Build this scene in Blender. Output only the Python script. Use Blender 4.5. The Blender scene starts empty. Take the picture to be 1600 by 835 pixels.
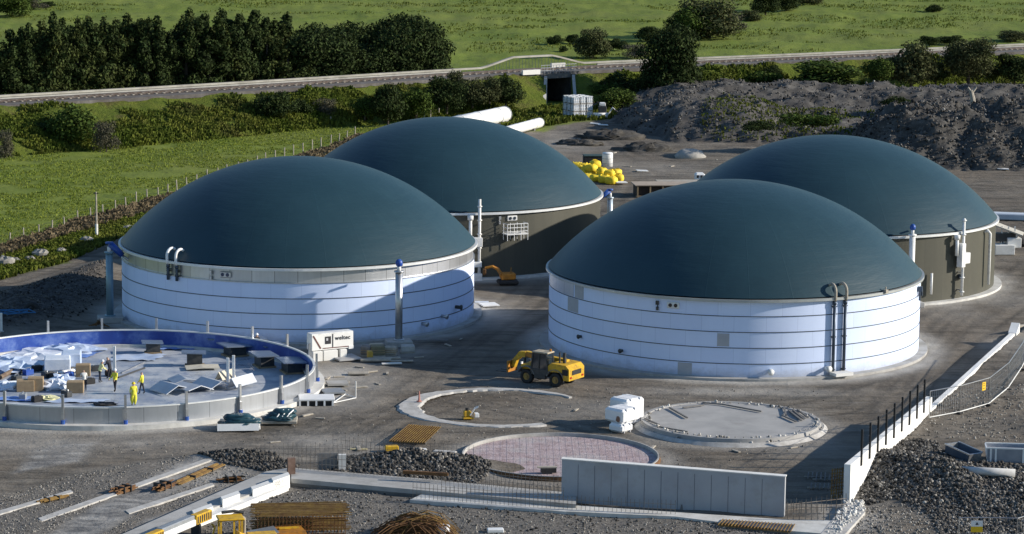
import bpy, bmesh, math, random
import numpy as np
from mathutils import Vector, Matrix
random.seed(7); NR = np.random.default_rng(7)
PI = math.pi; R = math.radians
sc = bpy.context.scene
COL = sc.collection

# ------------------------------------------------------------------ camera
CH, CF, CP, CR = 43.0448, 4437.29, 0.158538, 0.0109236      # height, focal (px @1600), pitch down, roll
F = Vector((0, math.cos(CP), -math.sin(CP))); U0 = Vector((0, math.sin(CP), math.cos(CP))); R0 = Vector((1, 0, 0))
RR = R0*math.cos(CR) + U0*math.sin(CR); UU = U0*math.cos(CR) - R0*math.sin(CR)
cd = bpy.data.cameras.new('camera'); cam = bpy.data.objects.new('camera', cd); COL.objects.link(cam)
cd.sensor_width = 36; cd.lens = 36*CF/1600; cd.clip_start = 1; cd.clip_end = 20000
cam.matrix_world = Matrix(((RR.x, UU.x, -F.x, 0), (RR.y, UU.y, -F.y, 0), (RR.z, UU.z, -F.z, CH), (0, 0, 0, 1)))
sc.camera = cam

def at(px, py, z=0.0):
    d = F + RR*((px-800)/CF) - UU*((py-417.5)/CF)
    t = (z-CH)/d.z
    return Vector((d.x*t, d.y*t, z))
def dist_z(px, py, Y):
    """height of the point seen at a pixel when it stands at depth Y"""
    d = F + RR*((px-800)/CF) - UU*((py-417.5)/CF)
    t = Y/d.y
    return Vector((d.x*t, Y, CH + d.z*t))

# ------------------------------------------------------------------ light, sky
SUN_EL, SUN_AZ = R(21.5), R(-0.5)     # azimuth: degrees behind +x
w = bpy.data.worlds.new('World'); sc.world = w; w.use_nodes = True
nt = w.node_tree; nt.nodes.clear()
sk = nt.nodes.new('ShaderNodeTexSky'); sk.sky_type = 'NISHITA'; sk.sun_disc = False
sk.sun_elevation = SUN_EL; sk.sun_rotation = PI/2 - SUN_AZ
sk.air_density = 1.3; sk.dust_density = 0.3; sk.ozone_density = 5.0
bg = nt.nodes.new('ShaderNodeBackground'); bg.inputs[1].default_value = 0.105
ow = nt.nodes.new('ShaderNodeOutputWorld')
nt.links.new(sk.outputs[0], bg.inputs[0]); nt.links.new(bg.outputs[0], ow.inputs[0])
sd = bpy.data.lights.new('sun', 'SUN'); sd.energy = 5.0; sd.angle = R(0.53); sd.color = (1.0, 0.92, 0.80)
so = bpy.data.objects.new('sun', sd); COL.objects.link(so)
sdir = Vector((math.cos(SUN_EL)*math.cos(SUN_AZ), math.cos(SUN_EL)*math.sin(SUN_AZ), math.sin(SUN_EL)))
so.rotation_euler = sdir.to_track_quat('Z', 'Y').to_euler(); so.location = (80, 100, 90)
sc.view_settings.view_transform = 'Standard'; sc.view_settings.look = 'None'
sc.view_settings.exposure = 0.38; sc.view_settings.gamma = 1.0; sc.view_settings.use_curve_mapping = False
sc.render.engine = 'CYCLES'

# ------------------------------------------------------------------ noise (numpy)
def _hash(ix, iy, s):
    h = (ix*374761393 + iy*668265263 + s*974634777) & 0xffffffff
    h = ((h ^ (h >> 13))*1274126177) & 0xffffffff
    return ((h ^ (h >> 16)) & 0xffff)/65535.0
def vnoise(x, y, s=0):
    x = np.asarray(x, float); y = np.asarray(y, float)
    ix = np.floor(x).astype(np.int64); iy = np.floor(y).astype(np.int64)
    fx = x-ix; fy = y-iy; fx = fx*fx*(3-2*fx); fy = fy*fy*(3-2*fy)
    a = _hash(ix, iy, s); b = _hash(ix+1, iy, s); c = _hash(ix, iy+1, s); d = _hash(ix+1, iy+1, s)
    return (a*(1-fx)+b*fx)*(1-fy)+(c*(1-fx)+d*fx)*fy
def fbm(x, y, o=4, s=0):
    r = 0; a = .5; t = 0
    for i in range(o):
        r = r + a*vnoise(x*2**i+17.3*i, y*2**i-9.1*i, s+i); t += a; a *= .5
    return r/t
def sstep(a, b, v): 
    t = np.clip((v-a)/(b-a), 0, 1); return t*t*(3-2*t)
def poly_sdf(x, y, poly):
    """signed distance, negative inside"""
    d = np.full(x.shape, 1e18); ins = np.zeros(x.shape, bool); n = len(poly)
    for i in range(n):
        ax, ay = poly[i]; bx, by = poly[(i+1) % n]
        ex, ey = bx-ax, by-ay; wx, wy = x-ax, y-ay
        t = np.clip((wx*ex+wy*ey)/(ex*ex+ey*ey+1e-12), 0, 1)
        d = np.minimum(d, (wx-ex*t)**2+(wy-ey*t)**2)
        c = ((ay > y) != (by > y)) & (x < (bx-ax)*(y-ay)/(by-ay+1e-12)+ax)
        ins ^= c
    d = np.sqrt(d); return np.where(ins, -d, d)
def pxpoly(pts, z=0): return [(at(a, b, z).x, at(a, b, z).y) for a, b in pts]

# ------------------------------------------------------------------ materials
def nodes_of(name):
    m = bpy.data.materials.new(name); m.use_nodes = True
    n = m.node_tree; n.nodes.clear()
    o = n.nodes.new('ShaderNodeOutputMaterial'); b = n.nodes.new('ShaderNodeBsdfPrincipled')
    n.links.new(b.outputs[0], o.inputs[0]); return m, n, b
def nd(n, t, **k):
    x = n.nodes.new(t)
    for a, v in k.items(): setattr(x, a, v)
    return x
def lk(n, a, b): n.links.new(a, b)
def mixc(n, fac, a, b, mode='MIX'):
    x = n.nodes.new('ShaderNodeMix'); x.data_type = 'RGBA'; x.blend_type = mode
    for s, v in ((x.inputs[0], fac), (x.inputs[6], a), (x.inputs[7], b)):
        if isinstance(v, (int, float)): s.default_value = v
        elif isinstance(v, (tuple, list)): s.default_value = (*v[:3], 1)
        else: lk(n, v, s)
    return x.outputs[2]
def ramp(n, v, a, b, lo=0., hi=1.):
    x = n.nodes.new('ShaderNodeMapRange'); x.clamp = True
    lk(n, v, x.inputs[0]); x.inputs[1].default_value = a; x.inputs[2].default_value = b
    x.inputs[3].default_value = lo; x.inputs[4].default_value = hi; return x.outputs[0]
def noise(n, co, s, det=4, rough=.6, dist=0):
    x = n.nodes.new('ShaderNodeTexNoise'); x.inputs['Scale'].default_value = s; x.inputs['Detail'].default_value = det
    x.inputs['Roughness'].default_value = rough; x.inputs['Distortion'].default_value = dist
    if co is not None: lk(n, co, x.inputs[0])
    return x.outputs[0]
def mth(n, op, a, b=None):
    x = n.nodes.new('ShaderNodeMath'); x.operation = op
    for i, v in enumerate((a, b)):
        if v is None: continue
        if isinstance(v, (int, float)): x.inputs[i].default_value = v
        else: lk(n, v, x.inputs[i])
    return x.outputs[0]
def scaled(n, co, s):
    x = n.nodes.new('ShaderNodeMapping'); x.inputs[3].default_value = s; lk(n, co, x.inputs[0]); return x.outputs[0]
def wpos(n): return n.nodes.new('ShaderNodeNewGeometry').outputs['Position']
def bump(n, b, h, st, d=.05):
    x = n.nodes.new('ShaderNodeBump'); x.inputs[0].default_value = st; x.inputs[1].default_value = d
    lk(n, h, x.inputs['Height']); lk(n, x.outputs[0], b.inputs['Normal'])
MATS = {}
def M(name, base, var=None, sc_=3., rough=.75, metal=0., bmp=0., bsc=8., island=0., spec=.4, dirt=None, dsc=.7, trans=0):
    if name in MATS: return MATS[name]
    m, n, b = nodes_of(name); p = wpos(n); c = None
    if var: c = mixc(n, ramp(n, noise(n, p, sc_, 5), .36, .64), base, var)
    if dirt: c = mixc(n, ramp(n, noise(n, p, dsc, 6, .7), .5, .72, 0, .75), c if c is not None else base, dirt)
    if island:
        rnd = n.nodes.new('ShaderNodeNewGeometry').outputs['Random Per Island']
        g = ramp(n, rnd, 0, 1, 1-island, 1+island)
        cc = n.nodes.new('ShaderNodeCombineColor'); [lk(n, g, cc.inputs[i]) for i in range(3)]
        c = mixc(n, 1., c if c is not None else base, cc.outputs[0], 'MULTIPLY')
    if c is not None: lk(n, c, b.inputs['Base Color'])
    else: b.inputs['Base Color'].default_value = (*base, 1)
    b.inputs['Roughness'].default_value = rough; b.inputs['Metallic'].default_value = metal
    b.inputs['Specular IOR Level'].default_value = spec
    if bmp: bump(n, b, noise(n, p, bsc, 5), bmp)
    if trans:
        t = n.nodes.new('ShaderNodeBsdfTranslucent'); mx = n.nodes.new('ShaderNodeMixShader'); mx.inputs[0].default_value = trans
        o = [q for q in n.nodes if q.type == 'OUTPUT_MATERIAL'][0]
        if c is not None: lk(n, c, t.inputs[0])
        else: t.inputs[0].default_value = (*base, 1)
        lk(n, b.outputs[0], mx.inputs[1]); lk(n, t.outputs[0], mx.inputs[2]); lk(n, mx.outputs[0], o.inputs[0])
    MATS[name] = m; return m

def cyl_mat(name, base, var, bw, bh, mortar, rough, metal=0., ms=.012, off=.5, bmp=.1, streak=0., splash=0., mott=.45):
    """panels laid round a cylinder: angle*R and z through a brick texture (object space)"""
    m, n, b = nodes_of(name)
    tc = nd(n, 'ShaderNodeTexCoord').outputs['Object']
    s = nd(n, 'ShaderNodeSeparateXYZ'); lk(n, tc, s.inputs[0])
    ang = mth(n, 'MULTIPLY', mth(n, 'ARCTAN2', s.outputs[1], s.outputs[0]), 15.2)
    cb = nd(n, 'ShaderNodeCombineXYZ'); lk(n, ang, cb.inputs[0]); lk(n, s.outputs[2], cb.inputs[1])
    br = nd(n, 'ShaderNodeTexBrick', offset=off)
    lk(n, cb.outputs[0], br.inputs[0])
    br.inputs['Color1'].default_value = (*base, 1); br.inputs['Color2'].default_value = (*var, 1); br.inputs['Mortar'].default_value = (*mortar, 1)
    br.inputs['Scale'].default_value = 1; br.inputs['Mortar Size'].default_value = ms; br.inputs['Mortar Smooth'].default_value = .2
    br.inputs['Brick Width'].default_value = bw; br.inputs['Row Height'].default_value = bh; br.inputs['Bias'].default_value = -.25
    c = mixc(n, ramp(n, noise(n, scaled(n, tc, (.6, .6, .25)), 1.2, 6, .7), .4, .75, 0, mott), br.outputs[0], tuple(x*.74 for x in var))
    if streak:
        st = noise(n, scaled(n, cb.outputs[0], (2.2, .12, 1)), 1.5, 4)
        c = mixc(n, ramp(n, st, .5, .8, 0, streak), c, tuple(x*.6 for x in base))
    if splash:
        sz = mth(n, 'ADD', s.outputs[2], mth(n, 'MULTIPLY', noise(n, scaled(n, cb.outputs[0], (.5, .6, 1)), 1.6, 6, .75), -1.5))
        c = mixc(n, ramp(n, sz, -.75, .15, splash, 0), c, (.24, .215, .18))
        ru = noise(n, scaled(n, cb.outputs[0], (1.6, .05, 1)), 2.2, 3, .6)
        c = mixc(n, ramp(n, ru, .66, .78, 0, .35), c, tuple(q*.62 for q in var))
    lk(n, c, b.inputs['Base Color']); b.inputs['Roughness'].default_value = rough; b.inputs['Metallic'].default_value = metal
    b.inputs['Specular IOR Level'].default_value = .3
    if bmp: bump(n, b, br.outputs['Fac'], -bmp, .03)
    return m

# ------------------------------------------------------------------ mesh building
ORG = {}
def link(name, me, mat, parent=None, smooth=False, org=None):
    o = bpy.data.objects.new(name, me); COL.objects.link(o)
    for mm in (mat if isinstance(mat, (list, tuple)) else [mat]): me.materials.append(mm)
    if smooth: me.polygons.foreach_set('use_smooth', [True]*len(me.polygons))
    if parent: o.parent = parent
    return o
class MB:
    def __init__(s): s.v = []; s.f = []; s.m = []
    def add(s, vs, fs, mi=0):
        k = len(s.v); s.v += [Vector(v) for v in vs]; s.f += [tuple(i+k for i in f) for f in fs]; s.m += [mi]*len(fs); return s
    def box(s, c, size, rz=0, mi=0, tilt=0, tax='Y', bev=0):
        """c = centre"""
        hx, hy, hz = size[0]/2, size[1]/2, size[2]/2
        Mx = Matrix.Rotation(rz, 4, 'Z')
        if tilt: Mx = Mx @ Matrix.Rotation(tilt, 4, tax)
        c = Vector(c)
        if bev:
            b = min(bev, hx*.9, hy*.9, hz*.9); vs = []; fs = []
            for sz, zz, ins in ((-1, hz, b), (-1, hz-b, 0), (1, hz-b, 0), (1, hz, b)):
                x, y = hx-ins, hy-ins
                q = b*.6 if ins == 0 else 0
                vs += [Vector(p) for p in ((-x+q, -y, sz*zz), (x-q, -y, sz*zz), (x, -y+q, sz*zz), (x, y-q, sz*zz), (x-q, y, sz*zz), (-x+q, y, sz*zz), (-x, y-q, sz*zz), (-x, -y+q, sz*zz))]
            fs = [tuple(range(7, -1, -1)), tuple(range(24, 32))]
            for r in range(3):
                for i in range(8): fs.append((r*8+i, r*8+(i+1) % 8, (r+1)*8+(i+1) % 8, (r+1)*8+i))
            return s.add([c + (Mx @ v) for v in vs], fs, mi)
        vs = [c + (Mx @ Vector((x, y, z))) for z in (-hz, hz) for x, y in ((-hx, -hy), (hx, -hy), (hx, hy), (-hx, hy))]
        return s.add(vs, [(3, 2, 1, 0), (4, 5, 6, 7), (0, 1, 5, 4), (1, 2, 6, 5), (2, 3, 7, 6), (3, 0, 4, 7)], mi)
    def cyl(s, a, b, r0, r1=None, n=10, mi=0, cap=True):
        a = Vector(a); b = Vector(b); r1 = r0 if r1 is None else r1
        d = (b-a).normalized(); q = d.orthogonal().normalized(); e = d.cross(q)
        vs = [p + q*(rr*math.cos(2*PI*i/n)) + e*(rr*math.sin(2*PI*i/n)) for p, rr in ((a, r0), (b, r1)) for i in range(n)]
        fs = [(i, (i+1) % n, n+(i+1) % n, n+i) for i in range(n)]
        if cap: fs += [tuple(range(n-1, -1, -1)), tuple(range(n, 2*n))]
        return s.add(vs, fs, mi)
    def tube(s, pts, r, n=8, mi=0):
        pts = [Vector(p) for p in pts]; vs = []; q = None
        for i, p in enumerate(pts):
            d = (pts[min(i+1, len(pts)-1)]-pts[max(i-1, 0)]).normalized()
            if q is None: q = d.orthogonal().normalized()
            q = (q - d*q.dot(d)).normalized(); e = d.cross(q)
            rr = r[i] if isinstance(r, (list, tuple)) else r
            vs += [p + q*(rr*math.cos(2*PI*k/n)) + e*(rr*math.sin(2*PI*k/n)) for k in range(n)]
        fs = [(j*n+k, j*n+(k+1) % n, (j+1)*n+(k+1) % n, (j+1)*n+k) for j in range(len(pts)-1) for k in range(n)]
        fs += [tuple(range(n-1, -1, -1)), tuple(range((len(pts)-1)*n, len(pts)*n))]
        return s.add(vs, fs, mi)
    def lathe(s, c, prof, n=64, a0=0, a1=2*PI, mi=0, close=False):
        c = Vector(c); full = abs(a1-a0-2*PI) < 1e-6; k = n if full else n+1
        vs = [c + Vector((r*math.cos(a0+(a1-a0)*i/n), r*math.sin(a0+(a1-a0)*i/n), z)) for r, z in prof for i in range(k)]
        fs = []; m = len(prof)
        for j in range(m if close else m-1):
            jj = (j+1) % m
            for i in range(n):
                i2 = (i+1) % k
                fs.append((j*k+i, j*k+i2, jj*k+i2, jj*k+i))
        if close and not full:
            fs += [tuple(j*k for j in range(m)), tuple(j*k+n for j in range(m-1, -1, -1))]
        return s.add(vs, fs, mi)
    def prism(s, poly, z0, z1, mi=0):
        n = len(poly); A = sum(poly[i][0]*poly[(i+1) % n][1]-poly[(i+1) % n][0]*poly[i][1] for i in range(n))
        if A < 0: poly = poly[::-1]
        z0s = z0 if isinstance(z0, (list, tuple)) else [z0]*n
        vs = [(p[0], p[1], z0s[i]) for i, p in enumerate(poly)] + [(p[0], p[1], z1) for p in poly]
        return s.add(vs, [tuple(range(n-1, -1, -1)), tuple(range(n, 2*n))] + [(i, (i+1) % n, n+(i+1) % n, n+i) for i in range(n)], mi)
    def blob(s, c, rad, n=8, m=6, jit=.12, rz=0, mi=0, p=1.):
        """closed uneven ellipsoid; p<1 squares it up"""
        c = Vector(c); vs = []; Mx = Matrix.Rotation(rz, 3, 'Z')
        f = lambda t: math.copysign(abs(t)**p, t)
        for j in range(1, m):
            th = PI*j/m
            for i in range(n):
                ph = 2*PI*i/n; k = 1+random.uniform(-jit, jit)
                vs.append(c + Mx @ Vector((rad[0]*f(math.sin(th))*f(math.cos(ph))*k, rad[1]*f(math.sin(th))*f(math.sin(ph))*k, -rad[2]*f(math.cos(th))*k)))
        vs += [c-Vector((0, 0, rad[2])), c+Vector((0, 0, rad[2]))]; b, t = len(vs)-2, len(vs)-1
        fs = [(j*n+i, j*n+(i+1) % n, (j+1)*n+(i+1) % n, (j+1)*n+i) for j in range(m-2) for i in range(n)]
        fs += [(b, (i+1) % n, i) for i in range(n)] + [((m-2)*n+i, (m-2)*n+(i+1) % n, t) for i in range(n)]
        return s.add(vs, fs, mi)
    def build(s, name, mat, parent=None, smooth=False, org=None):
        if org is None: org = ORG.get(parent.name, Vector()) if parent else Vector()
        if parent is None and org == Vector() and s.v:
            xs = [v.x for v in s.v]; ys = [v.y for v in s.v]
            org = Vector(((min(xs)+max(xs))/2, (min(ys)+max(ys))/2, min(v.z for v in s.v)))
        me = bpy.data.meshes.new(name); me.from_pydata([v-org for v in s.v], [], s.f)
        me.polygons.foreach_set('material_index', s.m); me.update()
        o = link(name, me, mat, parent, smooth)
        if parent is None: o.location = org
        ORG[o.name] = Vector(org); return o
def np_mesh(name, v, f):
    """arrays of verts and tri/quad faces"""
    me = bpy.data.meshes.new(name); me.vertices.add(len(v)); me.vertices.foreach_set('co', np.asarray(v, np.float32).ravel())
    k = f.shape[1]; me.loops.add(f.size); me.loops.foreach_set('vertex_index', f.astype(np.int32).ravel())
    me.polygons.add(len(f)); me.polygons.foreach_set('loop_start', np.arange(0, f.size, k, dtype=np.int32))
    me.polygons.foreach_set('loop_total', np.full(len(f), k, np.int32)); me.update(calc_edges=True); return me
def tag(o, label=None, cat=None, group=None, kind=None):
    for k, v in (('label', label), ('category', cat), ('group', group), ('kind', kind)):
        if v: o[k] = v
    return o
def thing(name, label, cat, loc, rz=0, group=None):
    o = bpy.data.objects.new(name, None); COL.objects.link(o); o.empty_display_size = .3
    o.location = loc; o.rotation_euler = (0, 0, rz); ORG[o.name] = Vector(loc) if rz == 0 else Vector()
    return tag(o, label, cat, group)
def local(o): ORG[o.name] = Vector(); return o              # parts of o are built in its own axes
def dup(o, loc=None, rz=None, label=None, group=None, scale=None, parent=None):
    c = o.copy(); COL.objects.link(c)
    if parent: c.parent = parent
    if loc is not None: c.location = loc
    if rz is not None: c.rotation_euler = (c.rotation_euler[0], c.rotation_euler[1], rz)
    if label: c['label'] = label
    if group: c['group'] = group
    if scale is not None: c.scale = scale if isinstance(scale, (tuple, list)) else (scale,)*3
    for ch in list(o.children): dup(ch, parent=c)
    return c

# ------------------------------------------------------------------ common materials
concrete = M('concrete', (.42, .41, .39), (.34, .33, .31), .8, .85, bmp=.15, dirt=(.2, .19, .175), dsc=.5)
pale_conc = M('pale_concrete', (.62, .61, .58), (.5, .49, .46), .9, .85, bmp=.15, dirt=(.36, .34, .31), dsc=.6)
white_conc = M('white_concrete', (.74, .73, .7), (.68, .67, .64), .9, .8, bmp=.08, dirt=(.5, .49, .46), dsc=.5)
galv = M('galvanised_steel', (.55, .56, .57), (.42, .43, .45), 2.5, .38, .85)
steel_w = M('white_painted_steel', (.78, .78, .76), (.7, .7, .68), 2, .5, dirt=(.5, .48, .44), dsc=1.3)
grey_steel = M('grey_steel', (.34, .36, .38), (.28, .3, .32), 2, .5, .4)
dark_steel = M('dark_steel', (.04, .045, .05), (.07, .07, .07), 3, .5, .3)
black = M('black_rubber', (.018, .018, .02), (.03, .03, .03), 4, .8)
glass = M('dark_glass', (.02, .03, .04), None, rough=.08, spec=.7)
rust = M('rusty_steel', (.17, .085, .03), (.09, .042, .018), 2.5, .85, bmp=.2)
rust_y = M('ochre_rusted_steel', (.25, .155, .04), (.14, .075, .025), 2.2, .85, bmp=.2)
yellow = M('yellow_paint', (.66, .40, .02), (.5, .29, .02), 1.6, .5, dirt=(.11, .08, .045), dsc=3.0)
orange = M('orange_paint', (.5, .21, .02), (.34, .14, .02), 1.6, .55, dirt=(.12, .075, .035), dsc=2.2)
blue = M('blue_paint', (.02, .07, .36), (.03, .09, .3), 2, .4)
bright_conc = M('bright_white_concrete', (.83, .82, .79), (.77, .76, .73), .7, .8, bmp=.06, dirt=(.66, .65, .61), dsc=.35)
white_pl = M('white_plastic', (.8, .8, .79), (.74, .74, .73), 1.5, .45, bmp=.15, bsc=4)
card = M('brown_cardboard', (.34, .25, .15), (.28, .2, .12), 3, .85)
wood = M('timber', (.34, .25, .15), (.25, .18, .1), 3, .85, dirt=(.14, .1, .07), dsc=1.2)
oldwood = M('weathered_timber', (.42, .38, .32), (.3, .27, .22), 3, .9)
membrane = M('folded_membrane', (.012, .045, .06), (.02, .06, .08), 2, .4, bmp=.4, bsc=3)
yellow_bag = M('yellow_fabric', (.8, .6, .03), (.7, .5, .03), 2, .7, bmp=.3, bsc=5)
stone_m = M('quarry_stone', (.25, .235, .21), (.18, .167, .148), 2, .95, island=.8)
dark_stone = M('dark_quarry_stone', (.085, .079, .071), (.05, .046, .041), 2, .95, island=.9)
soil_m = M('dark_spoil', (.031, .029, .026), (.078, .072, .064), .9, .95, bmp=1., bsc=2.5, dirt=(.15, .14, .125), dsc=1.7)
leaf_dark = M('dark_leaves', (.022, .036, .012), (.038, .054, .016), .5, .8, island=.7, spec=.08, trans=.12)
leaf_dark2 = M('mixed_dark_leaves', (.028, .045, .014), (.058, .07, .02), .4, .8, island=.7, spec=.08, trans=.15)
leaf_mid = M('green_leaves', (.04, .068, .014), (.07, .1, .02), .5, .8, island=.6, spec=.08, trans=.15)
leaf_olive = M('olive_leaves', (.05, .062, .026), (.08, .085, .035), .5, .8, island=.6, spec=.08, trans=.12)
leaf_grey = M('grey_brown_twigs', (.06, .058, .045), (.085, .08, .05), .5, .85, island=.5, spec=.2)
tuft_m = M('rough_grass', (.075, .108, .014), (.125, .14, .022), .25, .85, island=.4, spec=.15, trans=.2, dirt=(.09, .075, .03), dsc=.12)
bark = M('bark', (.08, .065, .05), (.05, .04, .032), 3, .95)
# ================================================================== SETTING: ground, railway bank, spoil
W0 = Vector((21.4, 175.8)); WDIR = Vector((20.1, 55.2)).normalized()         # line of the retaining wall on the right
def wall_x(y): return W0.x + (y-W0.y)*WDIR.x/WDIR.y
PADS = [(-18.485, 243.08, 17.2), (-6.59, 276.55, 17.2), (18.266, 230.47, 17.2), (30.026, 264.3, 17.2), (-30.04, 210.43, 17), (3.43, 187.42, 7.4), (15.72, 198.39, 7.8)]
rail_px = [(-500, 196), (-200, 173), (0, 161), (200, 149.5), (400, 138), (650, 122), (873, 109), (1050, 101), (1200, 95.5), (1400, 86.5), (1600, 77.5), (1800, 68.5), (2300, 50)]
RZ = 4.5
rail_pts = [at(a, b, RZ) for a, b in rail_px]
rx = np.array([p.x for p in rail_pts]); ry = np.array([p.y for p in rail_pts])
YARD = pxpoly([(-420, 590), (-100, 470), (0, 436), (100, 410), (182, 374), (330, 324), (540, 249), (620, 217), (700, 200), (790, 207), (850, 206), (900, 191), (1000, 185), (1030, 166), (1100, 152), (1250, 141), (1400, 131), (1600, 124), (2100, 105), (2600, 1400), (-900, 1500)])
BANK = pxpoly([(-60, 480), (0, 462), (110, 430), (172, 408), (172, 462), (120, 500), (40, 512), (-60, 520)])
GRAV = [pxpoly(p) for p in ([(-40, 790), (120, 740), (300, 712), (420, 705), (460, 728), (330, 770), (200, 840), (120, 880), (-80, 880)],
                            [(460, 752), (700, 782), (900, 795), (1080, 812), (1340, 840), (1300, 900), (300, 900), (330, 800)],
                            [(545, 712), (690, 705), (770, 735), (740, 765), (500, 742)],
                            [(1338, 714), (1400, 706), (1460, 712), (1490, 744), (1600, 752), (1720, 757), (1720, 860), (1475, 860), (1455, 806), (1400, 784), (1345, 790)],
                            [(1380, 660), (1450, 640), (1440, 700), (1340, 715)])]
def base_h(x, y):
    x = np.asarray(x, float); y = np.asarray(y, float)
    z = (fbm(x*.16, y*.16, 3, 3)-.5)*.35 + (fbm(x*.9, y*.9, 3, 5)-.5)*.1
    far = sstep(330, 480, y); z = z*(1+far*2.0)
    flat = np.ones_like(z)
    for cx, cy, r in PADS: flat = np.minimum(flat, sstep(r, r+4, np.hypot(x-cx, y-cy)))
    flat = np.maximum(flat, sstep(300, 320, y)); z = z*flat
    # raised ground behind the retaining wall, with its gravel slope
    wx = W0.x + (y-W0.y)*WDIR.x/WDIR.y
    side = sstep(-.05, .1, x-wx)
    foot = 175.2-(x-22)*.62; crest = foot+9.0+(fbm(x*.5, y*0, 2, 9)-.5)*2
    up = sstep(0, 1, (y-foot)/(crest-foot)); up = up*.6+.4*np.clip((y-foot)/(crest-foot), 0, 1)
    pl = (1.0 + .75*np.exp(-((y-crest)/3.5)**2)*sstep(22.5, 25, x)*(1-sstep(28, 31, x)) + (fbm(x*.35, y*.35, 3, 11)-.5)*.35)*up
    z = z + side*pl*(1-sstep(228, 250, y))*(1-sstep(60, 80, x))
    # heap of stones behind the foundation beam
    c = at(650, 735); hx = (x-c.x)/4.6; hy = (y-c.y-.6)/2.0
    z = z + 1.15*np.exp(-(hx**2+hy**2))*(.7+.6*fbm(x*.8, y*.8, 3, 21))
    c = at(370, 716); z = z + .55*np.exp(-(((x-c.x)/3.0)**2+((y-c.y)/.9)**2))
    # dark bank on the left
    d = poly_sdf(x, y, BANK); z = z + 1.0*sstep(2, -4, d)*(.5+fbm(x*.4, y*.4, 4, 31))
    return z
# ---- ground sheet
def arc_np(px_, py_, step=1.5):
    d = np.concatenate([[0], np.cumsum(np.hypot(np.diff(px_), np.diff(py_)))]); s_ = np.arange(0, d[-1], step)
    X_, Y_ = np.interp(s_, d, px_), np.interp(s_, d, py_); k_ = np.ones(9)/9
    return np.convolve(np.pad(X_, 4, 'edge'), k_, 'valid'), np.convolve(np.pad(Y_, 4, 'edge'), k_, 'valid')
def spaced(a, b, n): return list(np.linspace(a, b, n))
us = [-6, -3, -1.5, -.8, -.5, -.36, -.3] + spaced(-.27, .27, 430) + [.3, .36, .5, .8, 1.5, 3, 6]
ys = [-400, 0, 60, 100, 130] + spaced(150, 345, 620)
st = .55
while ys[-1] < 900: ys.append(ys[-1]+st); st *= 1.018
while ys[-1] < 9000: ys.append(ys[-1]*1.12)
us = np.array(us); ys = np.array(ys); nu, ny = len(us), len(ys)
GX = np.maximum(ys, 90)[:, None]*us[None, :]; GY = np.repeat(ys[:, None], nu, 1)
GZ = base_h(GX, GY)
GZ = GZ*np.where((GY < 120) | (GY > 2000), 0, 1)
wob = (fbm(GX*.12, GY*.12, 4, 41)-.5)*9 + (fbm(GX*.7, GY*.7, 3, 43)-.5)*3
dy = poly_sdf(GX, GY, YARD) + wob*.55
grass = sstep(-1.0, 1.2, dy)
dark = sstep(1.5, -2.5, poly_sdf(GX, GY, BANK)+wob*.3)
grav = np.zeros_like(GX)
for g in GRAV: grav = np.maximum(grav, sstep(1.2, -1.2, poly_sdf(GX, GY, g)+wob*.3))
pale = np.zeros_like(GX)
def blob_px(px, py, rxm, rym, a=1.):
    global pale
    c = at(px, py); pale = np.maximum(pale, a*np.exp(-(((GX-c.x)/rxm)**2+((GY-c.y)/rym)**2)*1.4))
for a in [(530, 590, 4.5, 8, .75), (480, 620, 5, 6, .8), (600, 550, 5, 3, .5), (770, 492, 3, 8, .6), (820, 430, 5, 5, .5), (1150, 612, 9, 2.2, .55), (1470, 470, 4, 10, .5), (1540, 460, 6, 8, .45), (1240, 690, 4, 5, .45),
          (1140, 694, 8, 2, .4), (900, 640, 5, 5, .25), (200, 690, 9, 4, .35), (60, 690, 7, 5, .4), (520, 690, 5, 4, .4), (330, 745, 3, 6, .5), (1330, 810, 2.2, 4.5, .9), (1580, 545, 3, 8, .35), (560, 715, 4, 3, .4),
          (1000, 560, 5, 4, .2), (820, 600, 8, 3, .25), (880, 222, 6, 16, .3), (1000, 262, 10, 10, .15)]: blob_px(*a)
for cx, cy, r in PADS[:5]:
    d = np.hypot(GX-cx, GY-cy); pale = np.maximum(pale, .7*np.exp(-((d-16.2)/1.3)**2))
for cx, cy, r in PADS[5:]:
    d = np.hypot(GX-cx, GY-cy); pale = np.maximum(pale, .35*np.exp(-((d-7.2)/1.0)**2))
pale = np.clip(pale*(.35+1.25*fbm(GX*.55, GY*.55, 4, 51)), 0, 1)*(1-grass)
rut = np.zeros_like(GX); rng_t = np.random.default_rng(3)
TRK = [[(-60, 694), (250, 690), (480, 664), (600, 604), (690, 545), (790, 490), (850, 448), (930, 360), (1000, 280)], [(500, 700), (620, 640), (760, 588), (960, 606), (1240, 640), (1440, 570), (1540, 480), (1640, 400)], [(940, 210), (1010, 250), (1150, 260), (1560, 330), (1700, 400)],
       [(0, 725), (260, 700), (450, 690), (560, 640), (620, 590)], [(1290, 660), (1100, 720), (1040, 700), (900, 650), (640, 600)], [(-40, 452), (90, 425), (170, 398), (240, 372)], [(1350, 650), (1450, 500), (1530, 470), (1620, 440)], [(560, 590), (640, 575), (740, 520), (770, 470)], [(880, 215), (960, 195), (1040, 190)]]
sub_ = (GY > 160) & (GY < 440) & (np.abs(GX/GY) < .25); sx, sy = GX[sub_], GY[sub_]; rv = np.zeros(sx.shape)
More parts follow.
